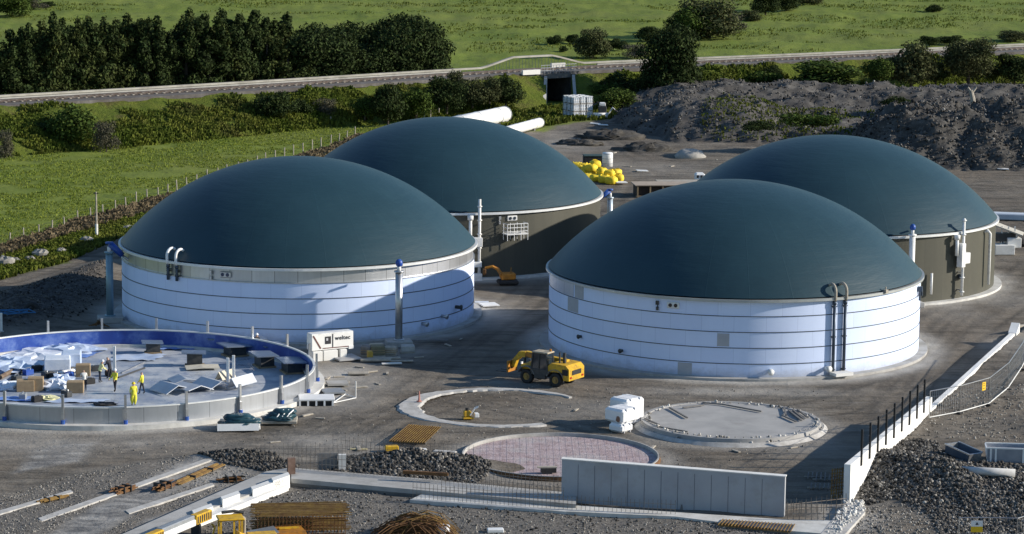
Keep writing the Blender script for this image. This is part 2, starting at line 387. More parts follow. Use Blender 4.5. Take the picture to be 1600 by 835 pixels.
for T_ in TRK:
    base = [at(a, b) for a, b in T_]; bx_, by_ = arc_np([p.x for p in base], [p.y for p in base])
    for rep in range(4):
        o_ = rng_t.normal(0, 1.3, 2); ph = rng_t.random()*6
        for sd in (-.95, .95):
            best = np.full(sx.shape, 1e9)
            dx_ = np.gradient(bx_); dy_ = np.gradient(by_); l_ = np.hypot(dx_, dy_); qx = bx_+o_[0]+np.sin(np.arange(len(bx_))*.12+ph)*.7+dy_/l_*sd; qy = by_+o_[1]-dx_/l_*sd
            for a_ in range(len(qx)-1):
                m_ = (np.abs(sx-qx[a_]) < 3) & (np.abs(sy-qy[a_]) < 3)
                if not m_.any(): continue
                ex, ey = qx[a_+1]-qx[a_], qy[a_+1]-qy[a_]; t_ = np.clip(((sx[m_]-qx[a_])*ex+(sy[m_]-qy[a_])*ey)/(ex*ex+ey*ey+1e-9), 0, 1)
                best[m_] = np.minimum(best[m_], np.hypot(sx[m_]-qx[a_]-ex*t_, sy[m_]-qy[a_]-ey*t_))
            rv = np.maximum(rv, np.exp(-(best/.26)**2)*(.55+.45*rng_t.random()))
rut[sub_] = rv; rut = rut*(1-grass)*(.35+.9*fbm(GX*.3, GY*.3, 3, 77))
GZ = GZ - rut*.05
blind = np.zeros_like(GX)
for bp_ in ([(318, 706), (352, 722), (262, 772), (150, 840), (40, 860), (150, 790)], [(60, 700), (150, 690), (120, 720), (20, 740)], [(330, 775), (400, 752), (420, 742), (300, 800), (200, 835), (220, 815)]):
    blind = np.maximum(blind, sstep(.6, -.6, poly_sdf(GX, GY, pxpoly(bp_))+wob*.12))
gv = np.stack([GX, GY, GZ], 2).reshape(-1, 3)
idx = np.arange(nu*ny).reshape(ny, nu)
gf = np.stack([idx[:-1, :-1], idx[:-1, 1:], idx[1:, 1:], idx[1:, :-1]], 2).reshape(-1, 4)
gme = np_mesh('ground', gv, gf)
ca = gme.color_attributes.new('zone', 'FLOAT_COLOR', 'POINT')
ca.data.foreach_set('color', np.stack([grass, dark, pale, grav], 2).astype(np.float32).ravel())

ca2 = gme.color_attributes.new('wear', 'FLOAT_COLOR', 'POINT')
ca2.data.foreach_set('color', np.stack([rut, blind, rut*0, rut*0+1], 2).astype(np.float32).ravel())
m, n, b = nodes_of('yard_and_field')
p = wpos(n); at_ = nd(n, 'ShaderNodeAttribute', attribute_name='zone'); sp = nd(n, 'ShaderNodeSeparateColor'); lk(n, at_.outputs['Color'], sp.inputs[0])
G_, D_, P_, V_ = sp.outputs[0], sp.outputs[1], sp.outputs[2], at_.outputs['Alpha']
n_mid = noise(n, p, .35, 6, .68); n_fine = noise(n, p, 2.6, 5, .7); n_big = noise(n, p, .06, 4, .6)
trk = noise(n, scaled(n, p, (.12, .9, 1)), .8, 5, .65, .6)
dirt = mixc(n, ramp(n, n_mid, .36, .64), (.118, .101, .081), (.2, .175, .143))
dirt = mixc(n, ramp(n, trk, .47, .62, 0, .75), dirt, (.056, .05, .043))
tr2 = noise(n, scaled(n, p, (.1, 1.4, 1)), 1.6, 4, .7, .8)
dirt = mixc(n, ramp(n, tr2, .53, .66, 0, .6), dirt, (.235, .212, .182))
dirt = mixc(n, ramp(n, n_big, .45, .62, 0, .45), dirt, (.145, .115, .084))
dirt = mixc(n, ramp(n, n_fine, .56, .75, 0, .55), dirt, (.3, .272, .238))
vor = nd(n, 'ShaderNodeTexVoronoi'); vor.inputs['Scale'].default_value = 3.2; lk(n, p, vor.inputs[0])
gr = mixc(n, ramp(n, noise(n, p, 5.5, 3, .8), .38, .66), (.085, .078, .07), (.25, .232, .208))
dirt = mixc(n, mth(n, 'MULTIPLY', V_, .85), dirt, gr)
at2 = nd(n, 'ShaderNodeAttribute', attribute_name='wear'); sp2 = nd(n, 'ShaderNodeSeparateColor'); lk(n, at2.outputs['Color'], sp2.inputs[0])
bl = mixc(n, ramp(n, noise(n, scaled(n, p, (.5, 1, 1)), .8, 5, .65), .4, .62), (.14, .137, .135), (.37, .355, .33))
dirt = mixc(n, mth(n, 'MULTIPLY', sp2.outputs[1], .9), dirt, bl)
dirt = mixc(n, mth(n, 'MULTIPLY', sp2.outputs[0], .7), dirt, (.05, .043, .036))
dirt = mixc(n, P_, dirt, (.44, .42, .385))
dk = mixc(n, ramp(n, noise(n, p, 1.6, 5, .75), .4, .68), (.03, .028, .027), (.12, .112, .105))
dirt = mixc(n, D_, dirt, dk)
gs = mixc(n, ramp(n, noise(n, scaled(n, p, (.5, .16, 1)), .22, 6, .7), .38, .62), (.125, .172, .024), (.18, .218, .038))
gs = mixc(n, ramp(n, noise(n, scaled(n, p, (.6, .25, 1)), .7, 5, .75), .52, .68, 0, .8), gs, (.05, .075, .016))
gs = mixc(n, ramp(n, noise(n, scaled(n, p, (.9, .35, 1)), 1.6, 4, .8), .5, .7, 0, .55), gs, (.17, .19, .05))
gs = mixc(n, ramp(n, noise(n, scaled(n, p, (.9, .3, 1)), .9, 3, .7), .66, .74, 0, .8), gs, (.03, .042, .012))
gs = mixc(n, ramp(n, noise(n, p, .035, 3), .5, .66, 0, .5), gs, (.165, .18, .045))
gs = mixc(n, ramp(n, noise(n, p, 2.2, 4, .85), .5, .66, 0, .6), gs, (.07, .1, .016))
col = mixc(n, G_, dirt, gs)
lk(n, col, b.inputs['Base Color']); b.inputs['Roughness'].default_value = .95; b.inputs['Specular IOR Level'].default_value = .15
h = mth(n, 'ADD', mth(n, 'MULTIPLY', n_fine, .6), n_mid)
bump(n, b, h, .55, .25)
ground = link('ground', gme, m, None, True); tag(ground, kind='structure')

# ---- railway bank: cross-sections along the line
def arc(px_, py_, step):
    d = np.concatenate([[0], np.cumsum(np.hypot(np.diff(px_), np.diff(py_)))]); s = np.arange(0, d[-1], step)
    return np.interp(s, d, px_), np.interp(s, d, py_)
cxs, cys = arc(rx, ry, 1.2)
k = np.ones(31)/31; cxs = np.convolve(np.pad(cxs, 15, 'edge'), k, 'valid'); cys = np.convolve(np.pad(cys, 15, 'edge'), k, 'valid')
tx = np.gradient(cxs); ty = np.gradient(cys); tl = np.hypot(tx, ty); tx /= tl; ty /= tl; nx_, ny_ = ty, -tx       # normal towards the camera
GAP = at(857, 112, RZ)                                                              # the underbridge
sarc = np.concatenate([[0], np.cumsum(np.hypot(np.diff(cxs), np.diff(cys)))])
gi = int(np.argmin((cxs-GAP.x)**2+(cys-GAP.y)**2))
BRX, BRY = cxs[gi], cys[gi]; BT = Vector((tx[gi], ty[gi], 0)); BN = Vector((nx_[gi], ny_[gi], 0))
foot_d = np.interp(cxs, [-68, -36, 0, 30, 60], [21, 14.5, 11, 11, 11])
offs = np.array([1, .93, .86, .79, .72, .65, .58, .51, .44, .37, .3, .24, .2])
prof_d = np.concatenate([3.6+(foot_d[:, None]-3.6)*((offs-.2)/.8)[None, :], np.repeat(np.array([[2.2, 0, -3., -5.2, -7, -10, -14]]), len(cxs), 0)], 1)
prof_z = np.concatenate([RZ*(1-((offs-.2)/.8))**.85, [RZ, RZ, RZ, RZ-.1, RZ-1.2, .8, -.3]])
prof_z = np.repeat(prof_z[None, :], len(cxs), 0)
bx = cxs[:, None]+nx_[:, None]*prof_d; by = cys[:, None]+ny_[:, None]*prof_d
slope = np.concatenate([np.minimum(1, np.minimum(np.linspace(0, 3, 13), 1)), np.zeros(3), [0, .4, .4, 0]])
slope[12] = 0
SKEW = -BN.x/BT.x                                   # the approach is cut on the skew, towards the yard
ss_ = np.abs(sarc-sarc[gi])[:, None]; skw = np.clip(1-(ss_-3)/24, 0, 1); skw = skw*skw*(3-2*skw)
shx = SKEW*np.maximum(prof_d-4.2, 0)*skw; bx = bx+tx[:, None]*shx; by = by+ty[:, None]*shx
bz = prof_z + (fbm(bx*.25, by*.25, 4, 61)-.5)*2.2*slope[None, :]
bz[:, 0] = -.4; bz[:, -1] = -.6
for side_, sl in (('a', slice(0, gi-1)), ('b', slice(gi+2, None))):
    V = np.stack([bx, by, bz], 2)[sl]; nn = V.shape[0]; kk = V.shape[1]
    ii = np.arange(nn*kk).reshape(nn, kk); f = np.stack([ii[:-1, :-1], ii[1:, :-1], ii[1:, 1:], ii[:-1, 1:]], 2).reshape(-1, 4)
    me = np_mesh('railway_bank', V.reshape(-1, 3), f)
    if side_ == 'a':
        m, n, b = nodes_of('bank_grass'); p = wpos(n)
        c = mixc(n, ramp(n, noise(n, p, .35, 6, .7), .36, .62), (.08, .112, .016), (.125, .145, .025))
        c = mixc(n, ramp(n, noise(n, p, .16, 5, .7), .54, .66, 0, .8), c, (.085, .07, .03))
        c = mixc(n, ramp(n, noise(n, p, 1.3, 5, .7), .55, .7, 0, .8), c, (.045, .058, .016))
        lk(n, c, b.inputs['Base Color']); b.inputs['Roughness'].default_value = .95; b.inputs['Specular IOR Level'].default_value = .1
        bump(n, b, noise(n, p, 1.8, 5, .7), .9, .5); bank_m = m
    tag(link('railway_bank', me, bank_m, None, True), kind='structure')
def strip(name, d0, d1, z, mat, zfun=None, i0=0, i1=None, sides=0.):
    i1 = i1 or len(cxs); mb = MB(); vs = []
    for i in range(i0, i1):
        zz = z if zfun is None else zfun(i)
        for d in (d0, d1): vs.append((cxs[i]+nx_[i]*d, cys[i]+ny_[i]*d, zz))
        if sides:
            for d in (d1, d0): vs.append((cxs[i]+nx_[i]*d, cys[i]+ny_[i]*d, zz-sides))
    q = 4 if sides else 2; fs = []
    for i in range(i1-i0-1):
        a, c = i*q, (i+1)*q
        fs.append((a, c, c+1, a+1))
        if sides: fs += [(a+1, c+1, c+2, a+2), (a+3, c+3, c, a)]
    if sides: fs += [(0, 1, 2, 3), tuple(reversed([(i1-i0-1)*q+j for j in range(4)]))]
    mb.add(vs, fs); return mb
ballast = M('railway_ballast', (.13, .12, .113), (.08, .07, .065), .5, .95, bmp=.5, bsc=6, dirt=(.2, .19, .18), dsc=.9)
bal_dark = M('oiled_ballast', (.05, .044, .04), (.08, .068, .06), .8, .95, bmp=.5, bsc=6)
tag(strip('railway_ballast', 4.1, -3.4, RZ+.12, ballast, sides=.5).build('railway_ballast', ballast, org=Vector((0, 0, 0.0001))), kind='structure')
tag(strip('track_bed', 1.6, -1.5, RZ+.16, bal_dark, sides=.03).build('track_bed', bal_dark, org=Vector((0, 0, .0001))), kind='structure')
tr = thing('railway_track', 'rusty railway track running along the top of the grassy bank', 'railway track', (BRX, BRY, RZ+.12))
for d in (.72, -.72): strip('rail', d+.05, d-.05, RZ+.33, rust, sides=.18).build('rail', M('worn_rail', (.07, .05, .04), (.12, .1, .09), 1, .6, .5), tr)
sl_ = MB()
for i in range(0, len(cxs), 1):
    sl_.box((cxs[i], cys[i], RZ+.19), (.28, 2.5, .1), math.atan2(ty[i], tx[i]))
sl_.build('sleepers', oldwood, tr)
# pale capped wall beyond the track, climbing over the bridge
bs = sarc[gi]
def wz(i):
    s = sarc[i]-bs
    return RZ + .55 + 1.4*float(np.interp(s, [-8, -2.5, 5, 10.5], [0, 1, 1, 0]))
wl = thing('parapet_wall', 'long pale capped wall beyond the railway track, humped over the bridge', 'wall', (BRX+BN.x*-4, BRY+BN.y*-4, RZ))
strip('coping', -4.1, -4.6, 0, white_conc, wz, sides=.26).build('coping', M('pale_coping', (.42, .4, .35), (.28, .265, .23), .5, .85), wl)
gi0, gi1 = gi-9, gi+11
strip('wall_face', -4.22, -4.48, 0, concrete, lambda i: RZ+.24, i0=0, i1=gi0, sides=.6).build('wall_face', concrete, wl)
strip('wall_face', -4.22, -4.48, 0, concrete, lambda i: RZ+.24, i0=gi1, sides=.6).build('wall_face', concrete, wl)
mb = MB()
for i in range(gi0, gi1, 1):
    for q in (0, .5):
        x = cxs[i]+tx[i]*1.2*q-nx_[i]*4.35; y = cys[i]+ty[i]*1.2*q-ny_[i]*4.35
        mb.box((x, y, (RZ+wz(i)-.3)/2), (.05, .05, wz(i)-.32-RZ))
mb.build('balusters', grey_steel, wl)

# ---- underbridge
stone_dk = M('bridge_stone', (.3, .27, .24), (.2, .18, .16), 1.2, .9, bmp=.4, dirt=(.1, .09, .08), dsc=.6)
br = thing('railway_underbridge', 'small dark railway bridge with stone abutments and steel deck', 'bridge', (BRX, BRY, 0)); br['label'] = 'small dark railway underbridge with stone abutments and a railed steel deck'
brz = math.atan2(BT.y, BT.x); ORG[br.name] = Vector((BRX, BRY, 0))
def bp(a, d, z): return Vector((BRX, BRY, 0)) + BT*a + BN*d + Vector((0, 0, z))
mb = MB(); 
for a in (-2.6, 2.6): MB().box(bp(a, 0, RZ/2-.1), (.7, 9, RZ-.2), brz).build('abutment', M('shade_dark_stone', (.05, .048, .045), (.09, .085, .08), 1.2, .95), br)  # abutment stone coloured near black: underpass shade put into the colour
for sg in (-1, 1):
    q = [(4.45, 0), (10.2, 0), (10.2, .5), (4.45, RZ-.3)]; g = MB(); sp_ = .09*sg if sg < 0 else 0
    g.add([bp(sg*2.3+SKEW*(d-4.45)+(sg*.3 if d > 5 else 0), d, z) for d, z in q]+[bp(sg*2.85+SKEW*(d-4.45)+(sg*.3 if d > 5 else 0), d, z) for d, z in q], [(0, 1, 2, 3), (7, 6, 5, 4)]+[(i, 4+i, 4+(i+1) % 4, (i+1) % 4) for i in range(4)]); g.build('wing_wall', concrete, br)
mb = MB(); mb.box(bp(0, 4.15, RZ-.4), (6.6, .35, .7), brz); mb.box(bp(0, -4.15, RZ-.4), (6.6, .3, .7), brz); mb.box(bp(0, 0, RZ-.3), (6.4, 7.9, .35), brz)
mb.build('deck_girder', M('old_girder', (.1, .1, .1), (.16, .15, .14), 1.2, .7, .2), br)
MB().box(bp(0, -3.4, 1.6), (4.5, .15, 3.6), brz).build('added_dark_boarding', M('shade_black_boards', (.01, .01, .011), (.02, .02, .02), 2, .8), br)  # added black boarding closes the far end, standing in for the underpass shade
mb = MB()
for a in np.arange(-3.2, 3.3, .55): mb.cyl(bp(a, 4.2, RZ-.1), bp(a, 4.2, RZ+1.25), .035, n=5)
for z in (RZ+.45, RZ+.85, RZ+1.25): mb.cyl(bp(-3.3, 4.2, z), bp(3.3, 4.2, z), .04, n=5)
mb.build('railing', grey_steel, br)
tag(MB().box(bp(-5.2, 4.3, RZ+.35), (3.2, .4, .7), brz).build('bridge_parapet_block', white_conc), 'pale block of parapet on the track edge just left of the bridge railing', 'parapet')
tag(MB().box(bp(5.0, -2.9, RZ+.45), (2.6, .5, .6), brz).build('bridge_parapet_block', pale_conc), 'pale weathered block beyond the track just right of the bridge', 'parapet')

# ---- spoil heaps on the right
def heap(name, label, px0, px1, yn, yf, hfun, mat, res=.5):
    us_ = np.linspace(px0, px1, int(max(40, (px1-px0)*.1/res*1.0))); ysx = np.arange(yn, yf, res)
    ux = np.array([(at(q, 200).x/at(q, 200).y) for q in us_])
    X = ysx[:, None]*ux[None, :]; Y = np.repeat(ysx[:, None], len(ux), 1); PX = np.repeat(us_[None, :], len(ysx), 0)
    Z = hfun(X, Y, PX)
    ii = np.arange(X.size).reshape(X.shape); f = np.stack([ii[:-1, :-1], ii[:-1, 1:], ii[1:, 1:], ii[1:, :-1]], 2).reshape(-1, 4)
    me = np_mesh(name, np.stack([X, Y, Z], 2).reshape(-1, 3), f)
    o = link(name, me, mat, None, True); tag(o, label, 'spoil heap'); return o, (X, Y, Z)
def h_far(X, Y, PX):
    PX = PX + (fbm(X*.08, Y*.08, 3, 201)-.5)*90
    fy = np.interp(PX, [930, 1000, 1060, 1340, 1700], [408, 384, 374, 368, 366])
    cr = np.interp(PX, [930, 1000, 1060, 1150, 1340, 1700], [.1, 1.6, 3.8, 4.2, 3.5, 3.4])
    ramp_ = sstep(0, 12, Y-fy); back = 1-sstep(420, 446, Y)
    rough = (fbm(X*.22, Y*.22, 5, 71)-.5)*2.3*ramp_ + (fbm(X*.9, Y*.9, 4, 73)-.5)*1.1
    bench = 1-sstep(1110, 1230, PX)*.55*(1-sstep(403, 420, Y))
    return cr*ramp_*back*bench + rough*back - .5*(1-ramp_) - .6*(1-back)
def h_near(X, Y, PX):
    PX = PX + (fbm(X*.08, Y*.08, 3, 203)-.5)*50
    fy = np.interp(PX, [1310, 1400, 1700], [356, 347, 345])
    cr = np.interp(PX, [1300, 1330, 1380, 1440, 1520, 1600, 1700], [0, 2.0, 4.4, 5.6, 5.9, 6.4, 6.6])
    ramp_ = sstep(0, 15, Y-fy); back = 1-sstep(372, 396, Y); side = sstep(1300, 1340, PX)
    rough = (fbm(X*.3, Y*.3, 5, 81)-.5)*3.4*ramp_ + (fbm(X*1., Y*1., 4, 83)-.5)*1.4
    return (cr*ramp_*back + rough*back)*side - .5*(1-ramp_) - .9*(1-back) - .4*(1-side)
spoil_grey = M('grey_spoil', (.078, .072, .066), (.042, .039, .036), .5, .95, bmp=1., bsc=1.6, dirt=(.19, .178, .158), dsc=.35)
far_heap, FH = heap('spoil_heap', 'long grey heap of rough rubble below the right side of the railway bank', 900, 1720, 362, 448, h_far, spoil_grey)
near_heap, NH = heap('spoil_heap', 'tall black heap of dumped soil at the right behind the farthest right dome', 1296, 1720, 342, 400, h_near, soil_m)
NH_m = 0

# ---- scattered stones (uncountable)
ico = bmesh.new(); bmesh.ops.create_icosphere(ico, subdivisions=1, radius=1); ICV = np.array([v.co[:] for v in ico.verts]); ICF = np.array([[v.index for v in f.verts] for f in ico.faces]); ico.free()
def stones(name, pts, smin, smax, mat, sink=.35, pw=2.5):
    N = len(pts); s = smin+(smax-smin)*NR.random(N)**pw
    v = ICV[None]*(1+.45*(NR.random((N, len(ICV), 1))-.5))*(s[:, None, None])*(NR.random((N, 1, 3))*.6+.6)
    an = NR.random(N)*6.28; c, s_ = np.cos(an)[:, None], np.sin(an)[:, None]
    x = v[:, :, 0]*c-v[:, :, 1]*s_; y = v[:, :, 0]*s_+v[:, :, 1]*c
    v = np.stack([x, y, v[:, :, 2]], 2)+pts[:, None, :]; v[:, :, 2] += (s*(1-sink)*.6)[:, None]
    f = (ICF[None]+(np.arange(N)*len(ICV))[:, None, None]).reshape(-1, 3)
    return tag(link(name, np_mesh(name, v.reshape(-1, 3), f), mat), kind='stuff')
def in_poly(poly, N, z=None):
    P = np.array(poly); lo, hi = P.min(0), P.max(0); out = []
    while sum(len(o) for o in out) < N:
        q = lo+(hi-lo)*NR.random((N*2, 2)); out.append(q[poly_sdf(q[:, 0], q[:, 1], poly) < 0])
    q = np.concatenate(out)[:N]; return np.column_stack([q, base_h(q[:, 0], q[:, 1]) if z is None else np.full(len(q), z)])
def on_heap(H, N, sel=None):
    X, Y, Z = H; k = NR.integers(0, X.size, N*3); P = np.column_stack([X.ravel()[k], Y.ravel()[k], Z.ravel()[k]])
    P[:, :2] += (NR.random((len(P), 2))-.5)*.7; P = P[P[:, 2] > .3]; return P[:N]
def clear(q, *keep):
    for x_, y_, r_ in keep: q = q[np.hypot(q[:, 0]-x_, q[:, 1]-y_) > r_]
    return q
stones('gravel', in_poly(GRAV[3], 15000), .03, .16, dark_stone); stones('gravel', in_poly(GRAV[3], 5000), .03, .14, stone_m); stones('gravel', in_poly(pxpoly([(1340, 790), (1450, 790), (1600, 835), (1600, 870), (1330, 870)]), 3500), .02, .1, stone_m)
stones('gravel', in_poly(GRAV[2], 8000), .03, .18, dark_stone); stones('gravel', in_poly(GRAV[2], 1500), .03, .16, stone_m)
q = in_poly(GRAV[0], 12000)
for bp_ in ([(318, 706), (352, 722), (262, 772), (150, 840), (40, 860), (150, 790)], [(330, 775), (400, 752), (420, 742), (300, 800), (200, 835), (220, 815)]): q = q[poly_sdf(q[:, 0], q[:, 1], pxpoly(bp_)) > .2*NR.random(len(q))]
q = q[fbm(q[:, 0]*.25, q[:, 1]*.25, 3, 66) > .42]
stones('gravel', q, .012, .065, stone_m); q = in_poly(GRAV[1], 15000); q = q[fbm(q[:, 0]*.25, q[:, 1]*.25, 3, 67) > .47]; stones('gravel', q, .012, .07, stone_m)
stones('gravel', in_poly(GRAV[1], 4500), .015, .1, dark_stone)
stones('gravel', in_poly(pxpoly([(300, 712), (400, 706), (470, 728), (430, 738), (340, 722)]), 2600), .03, .16, dark_stone)
stones('gravel', in_poly(pxpoly([(1345, 700), (1460, 640), (1700, 600), (1700, 720)]), 2600), .02, .1, stone_m)
stones('gravel', in_poly(BANK, 2200), .03, .13, dark_stone)
stones('rubble', on_heap(FH, 15000), .05, .24, dark_stone, pw=4); stones('rubble', on_heap(NH, 12000), .05, .26, dark_stone, pw=4); stones('rubble', on_heap(FH, 2500), .05, .2, stone_m, pw=4); stones('rubble', on_heap(NH, 1500), .05, .2, stone_m, pw=4)
q = in_poly(pxpoly([(0, 700), (400, 680), (700, 600), (1300, 610), (1300, 700), (900, 770), (300, 720)]), 2600)
for cx, cy, r in PADS: q = q[np.hypot(q[:, 0]-cx, q[:, 1]-cy) > r-.5]
stones('gravel', q, .015, .07, stone_m, pw=4)

# ---- rough grass tufts (uncountable)
def tufts(name, P, h0, h1, mat):
    N = len(P); nb = 4; V = []; 
    hgt = h0+(h1-h0)*NR.random(N)**1.6
    for b_ in range(nb):
        a = NR.random(N)*6.28; wd = hgt*(.16+.18*NR.random(N)); ln = (NR.random((N, 2))-.5)*hgt[:, None]*.9
        ox = np.cos(a)*wd; oy = np.sin(a)*wd
        V.append(np.stack([np.column_stack([P[:, 0]-ox, P[:, 1]-oy, P[:, 2]-.1]), np.column_stack([P[:, 0]+ox, P[:, 1]+oy, P[:, 2]-.1]),
                           np.column_stack([P[:, 0]+ox*.6+ln[:, 0], P[:, 1]+oy*.6+ln[:, 1], P[:, 2]+hgt*(.6+.4*NR.random(N))]), np.column_stack([P[:, 0]-ox*.7+ln[:, 0], P[:, 1]-oy*.7+ln[:, 1], P[:, 2]+hgt])], 1))
    v = np.concatenate(V).reshape(-1, 3); f = np.arange(len(v)).reshape(-1, 4)
    return tag(link(name, np_mesh(name, v, f), mat), kind='stuff')
def bank_pts(N, i0, i1, j0, j1):
    i = NR.integers(i0, i1-1, N); ti = NR.random(N)[:, None]; j = j0+NR.random(N)*(j1-j0); ja = j.astype(int); t = j-ja
    P = np.stack([bx, by, bz], 2); f_ = lambda k_: P[k_, ja]*(1-t)[:, None]+P[k_, np.minimum(ja+1, bx.shape[1]-1)]*t[:, None]
    p_ = f_(i)*(1-ti)+f_(i+1)*ti
    nz = fbm(p_[:, 0]*.16, p_[:, 1]*.16, 4, 90)
    return p_[nz > .34+.012*j+.12*NR.random(len(p_))]
tufts('rough_grass', bank_pts(42000, 10, gi-7, 0, 10.8), .1, .62, tuft_m)
tufts('rough_grass', bank_pts(30000, gi+8, len(cxs)-10, 0, 10.8), .1, .6, tuft_m)
VERGE = pxpoly([(-100, 432), (0, 395), (160, 345), (310, 305), (530, 237), (580, 214), (620, 214), (540, 252), (330, 326), (182, 376), (100, 412), (0, 438), (-100, 470)])
q = in_poly(VERGE, 22000); tufts('rough_grass', q, .1, .5, tuft_m)
heather = M('dry_grass', (.19, .15, .09), (.12, .095, .06), .4, .9, island=.4, spec=.1, trans=.15)
q = in_poly(pxpoly([(-100, 428), (0, 388), (160, 337), (310, 296), (530, 228), (560, 214), (585, 218), (540, 240), (315, 312), (165, 353), (0, 404), (-100, 442)]), 9000); tufts('dry_grass', q, .15, .75, heather)
X, Y, Z = FH
q = on_heap(FH, 26000); qp = q[(q[:, 1] < 404) & (q[:, 0]/q[:, 1] > .066) & (fbm(q[:, 0]*.13, q[:, 1]*.13, 3, 95) > .47)]
tufts('rough_grass', qp, .1, .38, tuft_m)
q = in_poly(pxpoly([(820, 172), (900, 168), (1010, 162), (1000, 184), (900, 190), (850, 200), (790, 200), (700, 196), (760, 180)]), 2500); tufts('rough_grass', q, .2, .9, tuft_m)

# field grass: low tufts in the near field, rushes in the far ones
q = in_poly(pxpoly([(0, 250), (340, 212), (560, 196), (640, 190), (600, 206), (520, 222), (300, 288), (165, 334), (0, 384), (-60, 400), (-60, 255)]), 26000); q = q[fbm(q[:, 0]*.2, q[:, 1]*.2, 4, 301) > .42]
field_m = M('field_grass_blades', (.19, .24, .036), (.24, .275, .055), .25, .85, island=.35, spec=.1, trans=.2)
tufts('field_grass', q, .06, .22, field_m)
q = in_poly(pxpoly([(-40, 0), (1640, 0), (1640, 66), (1200, 84), (720, 96), (740, 60), (400, 20), (200, 15), (0, 60)]), 30000); q = q[fbm(q[:, 0]*.05, q[:, 1]*.09, 5, 305) > .56]
tufts('field_grass', q, .1, .42, M('field_rushes', (.115, .15, .024), (.17, .19, .045), .1, .85, island=.4, spec=.1, trans=.2))
# ================================================================== TANKS
HW, HD, RT = 6.186, 7.304, 15.4
foam = cyl_mat('foam_board', (.66, .76, .98), (.61, .71, .95), 2.5, 1.24, (.47, .56, .77), .75, bmp=.2, ms=.014, splash=.6, mott=.16)
clad = cyl_mat('olive_cladding', (.088, .086, .068), (.078, .077, .062), 1.05, 20., (.06, .06, .05), .55, .15, ms=.01, off=0, bmp=.3, streak=.15)
collar_m = cyl_mat('steel_collar', (.62, .63, .64), (.5, .51, .52), 1.9, 20, (.2, .2, .2), .42, .85, ms=.025, off=0, bmp=.3, streak=.3)
ring_m = cyl_mat('ring_steel', (.5, .52, .55), (.44, .46, .49), 2.45, 20, (.28, .29, .31), .42, .8, ms=.03, off=0, bmp=.3, streak=.35)
m, n, b = nodes_of('dome_membrane'); tc = nd(n, 'ShaderNodeTexCoord').outputs['Object']
s_ = nd(n, 'ShaderNodeSeparateXYZ'); lk(n, tc, s_.inputs[0])
an = mth(n, 'ARCTAN2', s_.outputs[1], s_.outputs[0])
seam = mth(n, 'ABSOLUTE', mth(n, 'SINE', mth(n, 'MULTIPLY', an, 14)))
c = mixc(n, ramp(n, noise(n, tc, .13, 5, .6), .35, .65), (.0095, .035, .047), (.0145, .044, .058))
c = mixc(n, ramp(n, seam, .0, .03, .22, 0), c, (.02, .062, .08))
cs = nd(n, 'ShaderNodeCombineXYZ'); lk(n, mth(n, 'MULTIPLY', an, 9), cs.inputs[0]); lk(n, mth(n, 'MULTIPLY', s_.outputs[2], .35), cs.inputs[1])
c = mixc(n, ramp(n, noise(n, cs.outputs[0], 2.2, 5, .7), .5, .75, 0, .3), c, (.018, .058, .074))
c = mixc(n, ramp(n, noise(n, tc, .5, 7, .75), .58, .76, 0, .25), c, (.028, .066, .078))
rr_ = mth(n, 'SQRT', mth(n, 'ADD', mth(n, 'POWER', s_.outputs[0], 2), mth(n, 'POWER', s_.outputs[1], 2)))
cb = nd(n, 'ShaderNodeCombineXYZ'); lk(n, mth(n, 'MULTIPLY', an, 3), cb.inputs[0]); lk(n, mth(n, 'MULTIPLY', rr_, 1.4), cb.inputs[1])
c = mixc(n, ramp(n, noise(n, cb.outputs[0], 1.3, 6, .75), .68, .78, 0, .35), c, (.09, .15, .17))
lk(n, c, b.inputs['Base Color']); b.inputs['Roughness'].default_value = .47; b.inputs['Specular IOR Level'].default_value = .5
bump(n, b, mth(n, 'ADD', noise(n, cb.outputs[0], .9, 4, .6), ramp(n, seam, 0, .06, .1, 0)), .16, .3)
dome_m = m
strap_m = M('dark_strap', (.05, .06, .08), None, rough=.6)
rim_m = M('rim_profile', (.74, .75, .74), (.66, .67, .66), 1, .45, .2)
rim_g = M('dull_rim_profile', (.46, .48, .48), (.4, .42, .42), 1, .45, .5)
def ring(mb, r, z, hr, hz, n=128, a0=0, a1=2*PI):
    mb.lathe((0, 0, 0), [(r-hr, z-hz), (r+hr, z-hz), (r+hr, z+hz), (r-hr, z+hz)], n, a0, a1, close=True); return mb
def pol(r, a, z): return Vector((r*math.cos(a), r*math.sin(a), z))
